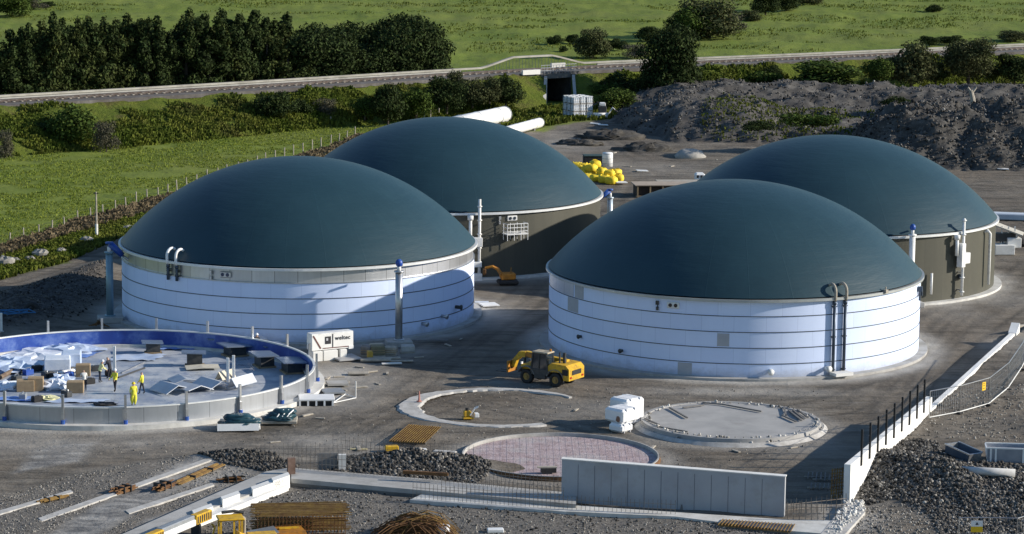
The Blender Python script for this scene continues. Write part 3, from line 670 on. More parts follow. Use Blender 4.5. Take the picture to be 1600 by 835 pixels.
def tank(label, x, y, kind):
    t = local(thing('biogas_tank', label, 'tank', (x, y, 0)))
    RWL = 15.2
    wm = {'foam': foam, 'collar': foam, 'clad': clad}[kind]
    top = HW-.06 if kind != 'collar' else HW-1.15
    MB().lathe((0, 0, 0), [(RWL, .05), (RWL, top)], 160).build('wall', wm, t, True)
    ring(MB(), 15.55, .08, .38, .11).build('footing', pale_conc if kind == 'clad' else concrete, t)
    if kind == 'collar':
        MB().lathe((0, 0, 0), [(RWL-.1, top-.02), (RWL-.1, HW-.05)], 160).build('steel_collar', collar_m, t, True)
        mb = MB(); 
        ring(MB(), RWL-.06, top+.02, .12, .03).build('collar_trim', galv, t)
    ring(MB(), RT-.08, HW, .16, .10).build('rim', rim_g if kind == 'foam' else rim_m, t)
    nb = {'foam': (1.24, 2.48, 3.72, 4.96), 'collar': (1.26, 2.52, 3.78), 'clad': ()}[kind]
    for z in nb: ring(MB(), RWL+.012, z, .02, .028).build('strap', strap_m, t)
    rho = (RT*RT+HD*HD)/(2*HD); prof = []
    th1 = math.asin((RT-.12)/rho)
    for i in range(41):
        th = th1*(1-i/40); prof.append((max(rho*math.sin(th), .001), HW+.05+HD-rho+rho*math.cos(th)))
    MB().lathe((0, 0, 0), prof, 160).build('dome_roof', dome_m, t, True)
    return t
TA = tank('left tank with green dome, shiny steel collar and white panelled wall', -18.485, 243.083, 'collar')
TB = tank('rear left tank with green dome and dark olive clad wall', -6.59, 276.549, 'clad')
TC = tank('front right tank with green dome and white panelled wall right up to the rim', 18.266, 230.469, 'foam')
TD = tank('farthest right tank with green dome, white rim and dark olive clad wall', 30.026, 264.299, 'clad')
# --- fittings of each tank, in the tank's own axes. ang(): angle on the wall seen at a pixel column
def ang(t, px, r=15.2, z=3.):
    o = Vector(t.location); best = None
    for i in range(720):
        a = -PI + PI*i/720
        p = o+pol(r, a, z); d = p-Vector((0, 0, CH)); x = 800+CF*d.dot(RR)/d.dot(F)
        if best is None or abs(x-px) < best[0]: best = (abs(x-px), a)
    return best[1]
def swan(t, px, mat_hook, mat_pipe, zb, r=.13, rise=.55, side=0):
    a = ang(t, px); g = MB(); pts = []
    for i in range(9):
        th = PI*i/8*1.08; pts.append(pol(15.5-.55+.55*math.cos(th), a, HW+rise+.55*math.sin(th)))
    g.tube([pol(15.38, a, HW-.2), pol(15.5, a, HW+.1)]+pts, r*.9, 10); g.build('vent_hook', mat_hook, t, True)
    g = MB(); g.cyl(pol(15.38, a, zb), pol(15.38, a, HW-.2), r, n=10); g.cyl(pol(15.38, a, HW-.45), pol(15.38, a, HW-.2), r*1.25, n=10); g.build('vent_pipe', mat_pipe, t, True)
    for z in (zb+.4, (zb+HW)/2, HW-.6): MB().box(pol(15.3, a, z), (.3, .34, .08), a).build('pipe_clamp', dark_steel, t)
dkpipe = M('dark_blue_pipe', (.05, .07, .1), (.08, .1, .13), 2, .4, .4)
for px_ in (1301, 1317): swan(TC, px_, oldwood, dkpipe, .2)
for px_ in (266, 279): swan(TA, px_, white_pl, dkpipe, 4.7)
g = MB(); a = ang(TC, 1309); g.box(pol(15.9, a, .35), (.9, 1.6, .25), a); g.build('pipe_foot', white_conc, TC)
def port(t, px, z, l=.55, r=.17, mat=None):
    a = ang(t, px, 15.2, z); g = MB(); g.cyl(pol(15.15, a, z), pol(15.2+l, a, z), r, n=12); g.cyl(pol(15.2+l, a, z), pol(15.27+l, a, z), r*1.5, n=12); g.build('port', mat or steel_w, t, True)
for px_, z in ((1290, .75), (1203, .7), (908, 2.0), (972, 1.55)): port(TC, px_, z, .5 if px_ > 1100 else .25, .17 if px_ > 1100 else .12, steel_w if px_ > 1100 else dark_steel)
for px_, z in ((660, 1.0), (690, 1.3), (712, 1.75)): port(TA, px_, z, .5, .15, dark_steel if px_ > 700 else galv)
def window(t, px, z, mat=steel_w):
    a = ang(t, px, 15.2, z); g = MB(); g.box(pol(15.2, a, z), (.22, 1.0, .5), a, bev=.06); o = g.build('sight_glass', mat, t)
    g = MB(); 
    for s in (-.22, .22): g.cyl(pol(15.3, a, z)+pol(s, a+PI/2, 0), pol(15.34, a, z)+pol(s, a+PI/2, 0), .15, n=12)
    g.build('pane', glass, o)
    g = MB(); g.box(pol(15.3, a-.085, z+.1), (.25, .22, .3), a); g.box(pol(15.28, a-.085, z-.35), (.2, .16, .28), a); g.cyl(pol(15.28, a-.085, z-.5), pol(15.28, a-.085, z+.1), .04, n=6); g.build('junction_box', dark_steel if t is TC else galv, t)
window(TC, 1052, 5.6, steel_w); window(TA, 352, 5.6, galv); window(TB, 800, 5.65)
# dark uncovered edge and bare patches of the front right tank
g = MB(); a = ang(TC, 1440); g.lathe((0, 0, 0), [(15.215, .1), (15.24, .1), (15.24, HW-.15), (15.215, HW-.15)], 8, -.08, .05, close=True); g.build('bare_edge_panel', M('bare_dark_panel', (.09, .1, .11), (.12, .13, .13), 1, .6), TC)
def patch(t, p0, p1, z0, z1, mat, name='bare_panel'):
    a0, a1 = ang(t, p0), ang(t, p1); g = MB(); g.lathe((0, 0, 0), [(15.206, z0), (15.226, z0), (15.226, z1), (15.206, z1)], max(3, int((a1-a0)*30)), a0, a1, close=True); g.build(name, mat, t)
greyp = M('grey_board', (.42, .43, .45), (.38, .39, .42), 2, .8)
patch(TC, 859, 896, 5.02, HW-.12, collar_m, 'bare_steel_panel'); patch(TC, 898, 911, 5.02, HW-.12, greyp)
for p0, p1, z0, z1 in ((1120, 1140, 2.6, 3.6), (1060, 1082, .2, 1.15), (887, 903, 3.8, 4.9)): patch(TC, p0, p1, z0, z1, greyp)
g = MB(); a = ang(TC, 1432); g.box(pol(15.4, a, 5.55), (.4, .3, .4), a); g.cyl(pol(15.4, a, 4.6), pol(15.4, a, 5.5), .09, n=8); g.box(pol(15.4, a+.03, 5.2), (.3, .25, .5), a); g.build('valve_block', dkpipe, TC)
g = MB(); a = ang(TC, 1377); g.box(pol(15.5, a, HW+.15), (.3, .3, .25), a); g.cyl(pol(15.5, a, HW), pol(15.5, a, HW+.5), .05, n=8); g.build('rim_bracket', oldwood, TC)
for px_ in (1279, 1327):
    a = ang(TC, px_, 14.5, HW+1); MB().blob(pol(14.15, a, HW+1.0), (.16, .16, .16), 8, 6, 0).build('dome_buoy', white_pl, TC, True)
# inspection cage on the rear left tank
a = ang(TB, 801); g = MB()
for s in (-1.05, -.35, .35, 1.05):
    for dd in (.25, 1.1): g.cyl(pol(15.2+dd, a, 3.7)+pol(s, a+PI/2, 0), pol(15.2+dd, a, 5.25)+pol(s, a+PI/2, 0), .035, n=6)
for z in (4.55, 4.9, 5.25): g.cyl(pol(16.3, a, z)+pol(-1.05, a+PI/2, 0), pol(16.3, a, z)+pol(1.05, a+PI/2, 0), .035, n=6)
for s in (-1.05, 1.05):
    for z in (4.55, 4.9, 5.25): g.cyl(pol(15.3, a, z)+pol(s, a+PI/2, 0), pol(16.3, a, z)+pol(s, a+PI/2, 0), .035, n=6)
cage = g.build('inspection_cage', steel_w, TB)
MB().box(pol(15.8, a, 4.28), (1.1, 2.2, .09), a).build('platform', steel_w, cage)
# pipe and box column on the rear left tank, by the left tank
def gas_unit(t, px, boxes, ztop, zbot, off=.5):
    a = ang(t, px); g = MB(); g.cyl(pol(15.2+off, a, zbot), pol(15.2+off, a, ztop), .14, n=10)
    for z in np.arange(zbot+.3, ztop, 1.3): g.cyl(pol(15.2+off, a, z), pol(15.2+off, a, z+.08), .24, n=10)
    o = g.build('gas_pipe', steel_w, t, True)
    g = MB()
    for da, z, sx, sz in boxes: g.box(pol(15.2+off+.05, a+da, z), (.6, sx, sz), a, bev=.05)
    g.build('control_box', steel_w, t)
    g = MB(); g.cyl(pol(15.2+off, a-.055, boxes[0][1]), pol(15.2+off, a-.055, HW-.3), .16, n=10); g.cyl(pol(15.2+off, a-.055, HW-.5), pol(15.2+off, a-.055, HW-.1), .28, n=10); g.build('valve_stub', steel_w, t, True)
    for z in (zbot+.5, 2.6, 5.2): MB().box(pol(15.4, a, z), (.5, .12, .1), a).build('pipe_clamp', galv, t)
gas_unit(TB, 747, [(-.02, 3.6, 1.1, .9), (-.02, 1.5, 1.0, .5), (-.02, .2, 1.1, .9)], 7.6, .1)
gas_unit(TD, 1497, [(-.018, 4.2, .55, 2.2), (.012, 3.9, .95, 1.0)], 7.5, .5)
a = ang(TD, 1538); g = MB(); g.tube([pol(15.2, a-.02, 5.75), pol(15.5, a-.014, 5.9), pol(15.65, a, 5.6), pol(15.65, a, .9)], .15, 10); g.build('downpipe', steel_w, TD, True)
a = ang(TD, 1453); MB().cyl(pol(15.5, a, .9), pol(15.5, a, 2.8), .12, n=10).build('short_pipe', steel_w, TD, True)
a = ang(TD, 1500); MB().box(pol(15.4, a, 2.2), (.3, .5, .4), a).build('small_box', dkpipe, TD)

# --- vent columns standing on plinths beside the tanks
def vent_column(label, foot, top_z, r, lean, mat=None, cap=True, plinth=True):
    t = thing('vent_column', label, 'vent column', foot, group=None); f = Vector(foot)
    if plinth: MB().box(f+Vector((0, 0, .25)), (2.1, 1.7, .5), .2, bev=.05).build('plinth', concrete, t)
    g = MB(); g.cyl(f+Vector((0, 0, .5)), f+Vector((0, 0, top_z)), r, n=16); g.cyl(f+Vector((0, 0, .5)), f+Vector((0, 0, .6)), r*1.5, n=16); g.cyl(f+Vector((0, 0, top_z-.1)), f+Vector((0, 0, top_z+.02)), r*1.35, n=16)
    g.build('column', mat or galv, t, True)
    tp = f+Vector((0, 0, top_z)); l = Vector(lean)
    g = MB(); g.cyl(tp+l*.0, tp+Vector((0, 0, .45)), r*.55, n=10); g.build('neck', steel_w, t, True)
    g = MB(); a_, b_ = tp+Vector((0, 0, .45)), tp+Vector((0, 0, .45))+l
    d = (a_-b_)
    if l.length > .9:
        g.cyl(a_-d*.05+Vector((0, 0, .3)), b_, r*.95, r*.8, n=14); g.cyl(a_+Vector((0, 0, .25)), a_+Vector((0, 0, .4)), r*1.1, n=14)
    else: g.blob(a_+Vector((0, 0, .2)), (r, r, r*1.15), 12, 8, 0)
    g.build('blue_valve', blue, t, True)
    g = MB(); g.cyl(b_, b_+l*.9-Vector((0, 0, .1)), r*.35, n=8); g.build('link_pipe', galv, t, True)
    return t
p_ = at(172, 503); vent_column('tall steel vent column with tilted blue valve left of the left tank', (p_.x, p_.y, 0), 6.0, .31, (1.1, .1, -.75), M('blue_grey_steel', (.22, .33, .4), (.18, .28, .34), 1, .45, .4))
p_ = at(623, 541); vent_column('vent column with blue ball cap in front of the left tank', (p_.x, p_.y, 0), 6.2, .3, (.1, .5, 0), galv)
a = ang(TD, 1417); q = Vector(TD.location)+pol(16.0, a, 0); vent_column('vent column with blue ball cap between the two right tanks', (q.x, q.y, 0), 6.5, .27, (.1, .5, 0), steel_w)
q = dist_z(953, 335, 283); vent_column('vent column with slanted blue valve right of the rear left tank', (q.x, q.y, 0), 5.0, .27, (-1.3, 0, -.8), M('pale_blue_steel', (.5, .58, .64), (.42, .5, .56), 1, .4, .5))
# ================================================================== RING TANK UNDER CONSTRUCTION (left foreground)
EX, EY = -30.039, 210.426
te = local(thing('ring_tank_shell', 'low open steel ring of an unfinished round tank with blue lining, full of building materials', 'tank', (EX, EY, 0)))
MB().lathe((0, 0, 0), [(15.2, .32), (15.2, 1.5)], 160).build('steel_ring', ring_m, te, True)
blue_lin = M('blue_lining', (.014, .045, .25), (.03, .09, .38), .5, .4, spec=.5, dirt=(.2, .28, .5), dsc=.5)
MB().lathe((0, 0, 0), [(15.12, .1), (15.12, 1.47)], 160).build('blue_lining', blue_lin, te, True)
ring(MB(), 15.16, 1.5, .09, .05).build('rim', rim_m, te)
ring(MB(), 15.4, .17, .55, .17).build('footing', pale_conc, te)
m, n, b = nodes_of('damp_slab_reflection_tint'); p = wpos(n)
c = mixc(n, ramp(n, noise(n, p, .35, 5, .65), .38, .62), (.24, .28, .35), (.46, .48, .5))
c = mixc(n, ramp(n, noise(n, scaled(n, p, (1, .3, 1)), 1.1, 5, .7), .55, .7, 0, .7), c, (.12, .17, .3))  # blue streaks: reflections on the damp floor put into its colour
lk(n, c, b.inputs['Base Color']); lk(n, ramp(n, noise(n, p, .4, 4), .4, .6, .25, .8), b.inputs['Roughness'])
MB().lathe((0, 0, 0), [(15.1, .12), (.01, .121)], 120).build('floor_slab', m, te)
for k_ in range(22):
    a = PI*2*k_/22-1.66; g = MB(); g.box(pol(15.34, a, 1.3), (.17, .17, 2.3), a); g.box(pol(15.42, a, .75), (.12, .2, .9), a); o = g.build('ring_post', galv, te)
    g = MB(); g.cyl(pol(15.42, a, .3), pol(15.42, a, .62), .15, n=8); g.build('blue_foot', blue, o)
def on(px, py, z=.12): return at(px, py, z)
# sheets on trestles
sheet_m = M('grey_steel_sheet', (.3, .36, .45), (.24, .3, .4), 1.2, .35, .7)
def sheet_table(px, py, wx_, wy_, rz, h, label, tilt=.04):
    P = on(px, py); t = thing('sheet_stack', label, 'sheet stack', P, group='steel sheets laid on dark stacks in the ring'); 
    g = MB(); g.box(P+Vector((0, 0, h)), (wx_, wy_, .09), rz, tilt=tilt); g.build('steel_sheet', sheet_m, t)
    MB().box(P+Vector((.05, .05, h/2-.05)), (wx_*.62, wy_*.6, h-.12), rz+.05).build('stacked_sheets', dark_steel, t); MB().box(P+Vector((.05, .05, .06)), (wx_*.8, wy_*.7, .12), rz).build('bearer', wood, t)
TABLE = 'steel sheet on a dark stack in the ring, '
for px_, py_, a_, b_, rz_, h_, lb in ((455, 582, 1.9, 2.6, .35, .95, 'rightmost one beside the ring wall'), (412, 573, 1.8, 2.4, .4, 1.0, 'second from the right end'), (425, 556, 2.0, 2.2, .5, .9, 'behind the two rightmost ones'), (366, 556, 2.2, 2.2, .5, .9, 'in the middle of the far row'),
                                   (395, 546, 2.0, 1.6, .4, .9, 'hard against the far wall lining'), (340, 545, 2.0, 1.6, .4, .9, 'left of the far row middle'), (303, 572, 1.9, 1.3, .1, 1.1, 'alone near the centre'), (238, 552, 1.7, 1.3, .2, .9, 'leftmost one of all')):
    sheet_table(px_, py_, a_, b_, rz_, h_, TABLE+lb)
# loose panels
panel_m = M('pale_panel', (.55, .58, .62), (.45, .48, .53), 1.2, .45, .4)
for px_, py_, sx, sy, rz_, ti, lb in ((265, 613, 2.1, 2.4, .7, .35, 'bent steel panel propped up, left end of the row of panels'), (300, 612, 2.4, 2.2, .8, -.3, 'bent steel panel propped up in the middle of the row of panels'), (330, 606, 2.0, 2.6, .7, .32, 'bent steel panel with dark underside next to two white posts'), (285, 598, 1.8, 2.0, .4, .2, 'flat grey panel lying behind the row of bent panels'),
                                      (378, 606, .9, 2.6, -.55, .5, 'narrow curved pale panel leaning right of the two white posts'), (352, 596, .8, 1.6, -.6, .45, 'short curved cream panel just left of the two white posts'), (316, 577, 2.6, 1.5, .2, .05, 'cream sheet on low blocks in the middle of the ring floor')):
    P = on(px_, py_); g = MB(); n_ = 2; Mx = Matrix.Rotation(rz_, 3, 'Z')
    vs = []
    for zz in (0, .06):
        for i in range(n_+1):
            u = i/n_-.5; z = .12+abs(ti)*1.5*(1-2*abs(u)) + max(0, u*ti)*sx*.6
            for v in (-.5, .5): vs.append(P+Mx @ Vector((u*sx, v*sy, max(z, .05)+zz)))
    k_ = 2*(n_+1); fs = []
    for i in range(n_): fs += [(2*i, 2*i+1, 2*i+3, 2*i+2), (k_+2*i, k_+2*i+2, k_+2*i+3, k_+2*i+1), (2*i, 2*i+2, k_+2*i+2, k_+2*i), (2*i+1, k_+2*i+1, k_+2*i+3, 2*i+3)]
    fs += [(0, k_, k_+1, 1), (2*n_, 2*n_+1, k_+2*n_+1, k_+2*n_)]
    g.add(vs, fs); tag(g.build('bent_sheet', panel_m if 'cream' not in lb else M('cream_board', (.62, .57, .45), (.5, .46, .38), 1.5, .7)), lb, 'panel')
for px_, py_, h_, lb in ((179, 583, 2.1, 'single white post standing among the workers in the ring'), (356, 598, 1.9, 'left one of two white posts side by side in the ring'), (365, 596, 2.0, 'right one of two white posts side by side in the ring')):
    P = on(px_, py_); t = thing('white_post', lb, 'post', P); g = MB(); g.box(P+Vector((0, 0, h_/2)), (.2, .2, h_)); g.build('shaft', white_pl, t); g = MB(); g.box(P+Vector((0, 0, .03)), (.5, .5, .06)); g.build('base_plate', galv, t)
film = M('blue_film', (.08, .2, .6), (.3, .42, .7), .7, .3, spec=.6); film2 = M('milky_film', (.6, .66, .76), (.4, .5, .68), .7, .35, spec=.6)
for k_, (px_, py_, wx_, wy_, mt, lb) in enumerate(((60, 548, 4.5, 3.0, film2, 'flat milky film spread on the left part of the ring floor'), (150, 530, 5.0, 2.4, film, 'blue film lying along the far wall lining of the ring'), (215, 560, 4.0, 3.0, film2, 'milky film on the floor behind the single white post'), (120, 555, 3.5, 2.6, film, 'blue film beside the pale wrapped bundle'), (35, 625, 4.0, 1.6, film, 'blue film along the near ring wall at the left'), (120, 628, 4.5, 1.4, film2, 'milky film along the near ring wall below the workers'), (280, 545, 3.5, 2.0, film, 'blue film near the far wall right of the middle'))):
    P = on(px_, py_); n_ = 10; g = MB(); q = []
    for j in range(n_+1):
        for i in range(n_+1):
            u, v = i/n_-.5, j/n_-.5; e_ = 1-.25*float(vnoise(i*.9+k_*7, j*.9)); q.append(P+Vector((u*wx_*e_+.2*v*wx_, v*wy_*e_, .015+.22*float(fbm(i*.55+k_*5, j*.55, 3, 7))**1.6)))
    g.add(q, [(j*(n_+1)+i, j*(n_+1)+i+1, (j+1)*(n_+1)+i+1, (j+1)*(n_+1)+i) for j in range(n_) for i in range(n_)]); tag(g.build('plastic_film', mt, None, True), lb, 'film')
# boxes, bundles, bags, clutter
for px_, py_, s_, rz_, lb in ((40, 611, (1.3, .9, .85), .15, 'brown cardboard box at the left between white bags in the ring'), (56, 610, (1.15, .9, 1.0), .1, 'taller brown cardboard box right of a similar one, left part of the ring'), (118, 613, (1.25, .9, .85), .05, 'brown cardboard box alone at the right edge of the clutter in the ring'), (130, 588, (1.1, .8, .95), .1, 'brown cardboard box in front of the white wrapped bundle in the ring')):
    P = on(px_, py_); t = thing('cardboard_box', lb, 'box', P); MB().box(P+Vector((0, 0, s_[2]/2)), s_, rz_, bev=.04).build('carton', card, t)
    MB().box(P+Vector((0, 0, s_[2]+.012)), (s_[0]*.96, .1, .02), rz_).build('tape', M('brown_tape', (.5, .4, .25), None, rough=.4), t)
wrap = M('white_wrap', (.72, .75, .8), (.6, .66, .76), 1.2, .35, bmp=.5, bsc=2.5, spec=.6)
bwrap = M('pale_blue_wrap', (.42, .52, .7), (.55, .62, .74), 1.2, .35, bmp=.5, bsc=2.5, spec=.6)
for px_, py_, rad, mat, lb in ((14, 608, (1.2, 1.0, .6), wrap, 'white crumpled sack at the left edge of the ring'), (83, 608, (1.0, .9, .7), wrap, 'white crumpled sack between two cardboard boxes in the ring'), (98, 600, (1.0, 1.2, .7), bwrap, 'pale bluish sack left of the lone cardboard box'), (20, 575, (2.2, 2.5, .6), bwrap, 'heap of pale blue plastic sheeting at the far left of the ring'),
                               (55, 560, (2.2, 2.6, .5), wrap, 'white plastic sheeting spread left of the wrapped bundle'), (110, 548, (2.4, 2.0, .45), bwrap, 'pale blue plastic sheeting near the far wall of the ring'), (40, 540, (2.6, 2.4, .4), wrap, 'white plastic sheeting against the far left wall of the ring'), (70, 625, (1.0, .7, .3), M('pale_yellow_cloth', (.7, .68, .4), (.6, .58, .35), 2, .8), 'pale yellow cloth heap by the near ring wall'), (165, 633, (.8, .5, .2), black, 'small black bin bag on the floor near the ring wall')):
    P = on(px_, py_); g = MB(); g.blob(P+Vector((0, 0, rad[2]*.3)), (rad[0], rad[1], rad[2]*.7), 16, 9, .3); tag(g.build('sack' if 'sack' in lb or 'bag' in lb else 'plastic_sheet' if 'plastic' in lb else 'cloth', mat, None, False), lb, 'sack' if 'sack' in lb or 'bag' in lb else 'sheet' if 'plastic' in lb else 'cloth')
for px_, py_, s_, rz_, mat, lb in ((90, 580, (2.0, 1.6, 1.0), .15, wrap, 'long white wrapped bundle standing behind the cardboard boxes'), (112, 574, (1.5, 1.5, 1.1), .1, bwrap, 'pale blue wrapped bundle touching the white wrapped bundle')):
    P = on(px_, py_); t = thing('wrapped_bundle', lb, 'bundle', P); MB().box(P+Vector((0, 0, s_[2]/2+.12)), s_, rz_, bev=.1).build('wrapped_load', mat, t); MB().box(P+Vector((0, 0, .06)), (s_[0]*.95, s_[1]*.95, .12), rz_).build('pallet', oldwood, t)
for px0, py0, px1, py1, r_, mat, lb in ((85, 585, 121, 578, .16, white_pl, 'white beam lying across the clutter towards a cardboard box'), (0, 590, 30, 574, .18, M('brown_roll', (.12, .08, .06), (.2, .15, .1), 2, .8), 'dark brown roll lying at the left edge of the ring'), (28, 580, 75, 560, .1, galv, 'long steel tube lying in the left part of the ring'), (10, 600, 40, 576, .1, dark_steel, 'dark tube beside the white sack at the ring edge'), (185, 590, 226, 575, .07, dark_steel, 'thin dark bar lying right of the single white post'), (190, 583, 226, 566, .06, galv, 'thin bright bar lying behind the dark bar by the white post'),
                                          (20, 545, 110, 528, .25, white_pl, 'long white profile lying along the far left wall'), (0, 560, 90, 541, .2, bwrap, 'long pale blue profile lying across the left of the ring')):
    a_, b_ = on(px0, py0, .12+r_), on(px1, py1, .12+r_); g = MB(); g.cyl(a_, b_, r_, n=8); tag(g.build('roll' if 'roll' in lb else 'beam' if 'beam' in lb else 'tube' if 'tube' in lb else 'profile' if 'profile' in lb else 'bar', mat), lb, 'roll' if 'roll' in lb else 'beam' if 'beam' in lb else 'tube' if 'tube' in lb else 'profile' if 'profile' in lb else 'bar')
# small dark equipment among the clutter: each its own crate
cl_l = ['beside the white sack', 'behind the left pair of cardboard boxes', 'in front of the steel tube', 'left of the white beam', 'under the white beam', 'near the pale yellow cloth', 'right of the pale yellow cloth', 'in front of the lone cardboard box', 'behind the lone cardboard box', 'by the upper cardboard box', 'close to the group of workers', 'next to the single white post']
for (px_, py_), lb, mt in zip(((26, 596), (44, 586), (58, 580), (72, 590), (86, 592), (36, 624), (58, 628), (104, 620), (108, 590), (140, 600), (150, 580), (172, 588)), cl_l, (dark_steel, blue, black, dark_steel, black, grey_steel, black, dark_steel, blue, black, dark_steel, black)):
    P = on(px_, py_); t = thing('tool_case', ('small dark tool case ' if mt is not blue else 'small blue tool case ')+lb+' in the ring', 'tool case', P); rz_ = random.uniform(0, 3)
    MB().box(P+Vector((0, 0, .22)), (.75, .5, .44), rz_, bev=.05).build('case', mt, t); MB().tube([P+Vector((math.cos(rz_)*s, math.sin(rz_)*s, .44+h_)) for s, h_ in ((-.2, 0), (-.18, .12), (.18, .12), (.2, 0))], .025, 6).build('handle', galv, t)

# ---- people
skin_m = M('skin', (.45, .28, .2), None, rough=.6); vest_y = M('hi_vis_yellow', (.75, .7, .05), (.65, .6, .05), 3, .7); trou = M('dark_trousers', (.02, .022, .03), (.03, .03, .04), 3, .85); wcoat = M('pale_shirt', (.6, .6, .58), None, rough=.8); hair_m = M('dark_hair', (.02, .015, .012), None, rough=.7)
def person(label, loc, rz, top, legs, helmet=None, H=1.72, bend=0., arm=(.25, .25), stride=.12, coat=0):
    bm = bmesh.new(); sk_ = bm.verts.layers.skin.verify(); s = H/1.75
    def V(x, y, z, r, root=False):
        v = bm.verts.new((x*s, y*s, z*s)); v[sk_].radius = (r*s, r*s); v[sk_].use_root = root; return v
    def E(a, b): bm.edges.new((a, b))
    bx_ = lambda z: bend*(z-.95)                                          # forward lean above the hip (forward = +y)
    pel = V(0, 0, .95, .15, True); ab = V(0, bx_(1.12), 1.12, .14); chs = V(0, bx_(1.34), 1.34, .165); nk = V(0, bx_(1.49), 1.49, .065); hd = V(0, bx_(1.6)+.01, 1.6, .098); ht = V(0, bx_(1.7), 1.69, .085)
    for a, b in ((pel, ab), (ab, chs), (chs, nk), (nk, hd), (hd, ht)): E(a, b)
    nose = V(0, bx_(1.58)+.115, 1.58, .02); E(hd, nose)
    for sd_, st_, an_ in ((-1, stride, arm[0]), (1, -stride, arm[1])):
        hp = V(sd_*.09, 0, .88, .1 + coat*.09); kn = V(sd_*.1, st_*.6+.02, .49, .068+coat*.12); ak = V(sd_*.1, st_, .1, .048); toe = V(sd_*.11, st_+.15, .05, .045)
        E(pel, hp); E(hp, kn); E(kn, ak); E(ak, toe)
        sh = V(sd_*.2, bx_(1.4), 1.41, .075); el = V(sd_*.26, bx_(1.15)+an_*.35, 1.13, .052); wr = V(sd_*.24, bx_(1.)+an_*1.1, .93+an_*.25, .038); pm = V(sd_*.23, bx_(.9)+an_*1.3, .85+an_*.3, .036)
        E(chs, sh); E(sh, el); E(el, wr); E(wr, pm)
        for q in range(4):
            f0 = V(sd_*.23, bx_(.9)+an_*1.3-.03+.021*q, .77+an_*.3-.01*(q in (0, 3)), .0095); E(pm, f0)
        th = V(sd_*.23-sd_*.045, bx_(.9)+an_*1.3+.05, .83+an_*.3, .011); E(wr, th)
    me = bpy.data.meshes.new('person'); bm.to_mesh(me); bm.free()
    tmp = bpy.data.objects.new('tmp', me); COL.objects.link(tmp)
    md = tmp.modifiers.new('s', 'SKIN'); md.use_smooth_shade = True; su = tmp.modifiers.new('u', 'SUBSURF'); su.levels = 1
    dg = bpy.context.evaluated_depsgraph_get(); m2 = bpy.data.meshes.new_from_object(tmp.evaluated_get(dg)); bpy.data.objects.remove(tmp); bpy.data.meshes.remove(me)
    m2.name = 'person'; m2.materials.clear()
    for mm in (skin_m, top, legs, hair_m, black): m2.materials.append(mm)
    for pg in m2.polygons:
        z = pg.center.z/s; x = abs(pg.center.x/s)
        i = 1
        if z > 1.47: i = 0
        if z > 1.655: i = 3
        if z < .92 and x < .2: i = 2
        if z < .1: i = 4
        if x >= .17 and z < 1.0 and z > .6 + 0: i = 0 if z < .95+.2*max(arm) else 1
        if coat and .35 < z < 1.47 and i == 2: i = 1
        pg.material_index = i; pg.use_smooth = True
    o = bpy.data.objects.new('person', m2); COL.objects.link(o); o.location = loc; o.rotation_euler = (0, 0, rz); tag(o, label, 'person')
    if helmet:
        g = MB(); g.lathe((0, bx_(1.66)*s, 1.64*s), [(.15, 0), (.15, .02), (.125, .03), (.115, .09), (.07, .135), (.005, .15)], 14); local(o); h_ = g.build('hard_hat', helmet, o, True)
    return o
person('worker in yellow hi-vis vest and dark trousers standing by the single white post', on(180, 612), 2.6, vest_y, trou, white_pl, arm=(.3, .35))
person('worker in yellow vest with bare dark head standing alone, seen from the side', on(222, 616), 1.4, vest_y, trou, None, arm=(.2, .2), stride=.16)
person('worker in long bright yellow coat close to the near wall of the ring', on(209, 634), .4, vest_y, vest_y, yellow_bag, coat=1, arm=(.1, .1), stride=.05)
person('worker in pale yellow top bending beside the cardboard boxes', on(156, 598), -1.0, M('pale_yellow_top', (.7, .68, .35), None, rough=.8), trou, white_pl, bend=.35, arm=(.5, .4))
person('worker in dark clothes bending behind the worker at the white post', on(172, 592), 1.2, trou, trou, None, bend=.3, arm=(.5, .5))
person('worker in pale shirt crouching over the clutter left of the others', on(132, 611), .3, wcoat, trou, None, bend=.45, arm=(.5, .5), H=1.6)
a = .93; person('worker with white helmet and dark jacket behind the far ring wall', Vector((EX, EY, 0))+pol(16.2, a, 0), PI+.6, trou, trou, white_pl)

# ================================================================== YARD: foundations, walls
# stone ring foundation with an open end
P = at(779, 637); t = local(thing('ring_foundation', 'pale concrete ring strip on the ground, open at its right side', 'foundation', (P.x, P.y, 0)))
m, n, b = nodes_of('lean_concrete'); p = wpos(n)
c = mixc(n, ramp(n, noise(n, p, 1.2, 6, .75), .38, .64), (.34, .325, .3), (.52, .505, .48)); lk(n, c, b.inputs['Base Color']); b.inputs['Roughness'].default_value = .95; lean = m
g = MB(); N = 72; a0, a1 = .62, 2*PI-1.05; vs = []
for i in range(N+1):
    a = a0+(a1-a0)*i/N; wd = .42+.5*math.exp(-((a-PI)/.75)**2); wd *= (1+.3*(random.random()-.5))*min(1, .35+1.4*(a-a0)); rr = 6.55+.15*(random.random()-.5)
    for r_, z in ((rr-wd, -.05), (rr-wd*.8, .075), (rr+wd*.8, .075), (rr+wd, -.05)): vs.append(pol(r_, a, z))
g.add(vs, [(4*i+j, 4*(i+1)+j, 4*(i+1)+j+1, 4*i+j+1) for i in range(N) for j in range(3)] + [(0, 1, 2, 3), (4*N+3, 4*N+2, 4*N+1, 4*N)]); g.build('ring_strip', lean, t)
P = at(655, 630); g = MB(); g.cyl(P+Vector((0, 0, .14)), P+Vector((0, 0, .9)), .09, .04, n=8); g.cyl(P+Vector((0, 0, .12)), P+Vector((0, 0, .17)), .2, n=8); tag(g.build('marker_post', M('faded_red_paint', (.45, .2, .16), None)), 'small reddish marker post on the left side of the concrete ring strip', 'marker')
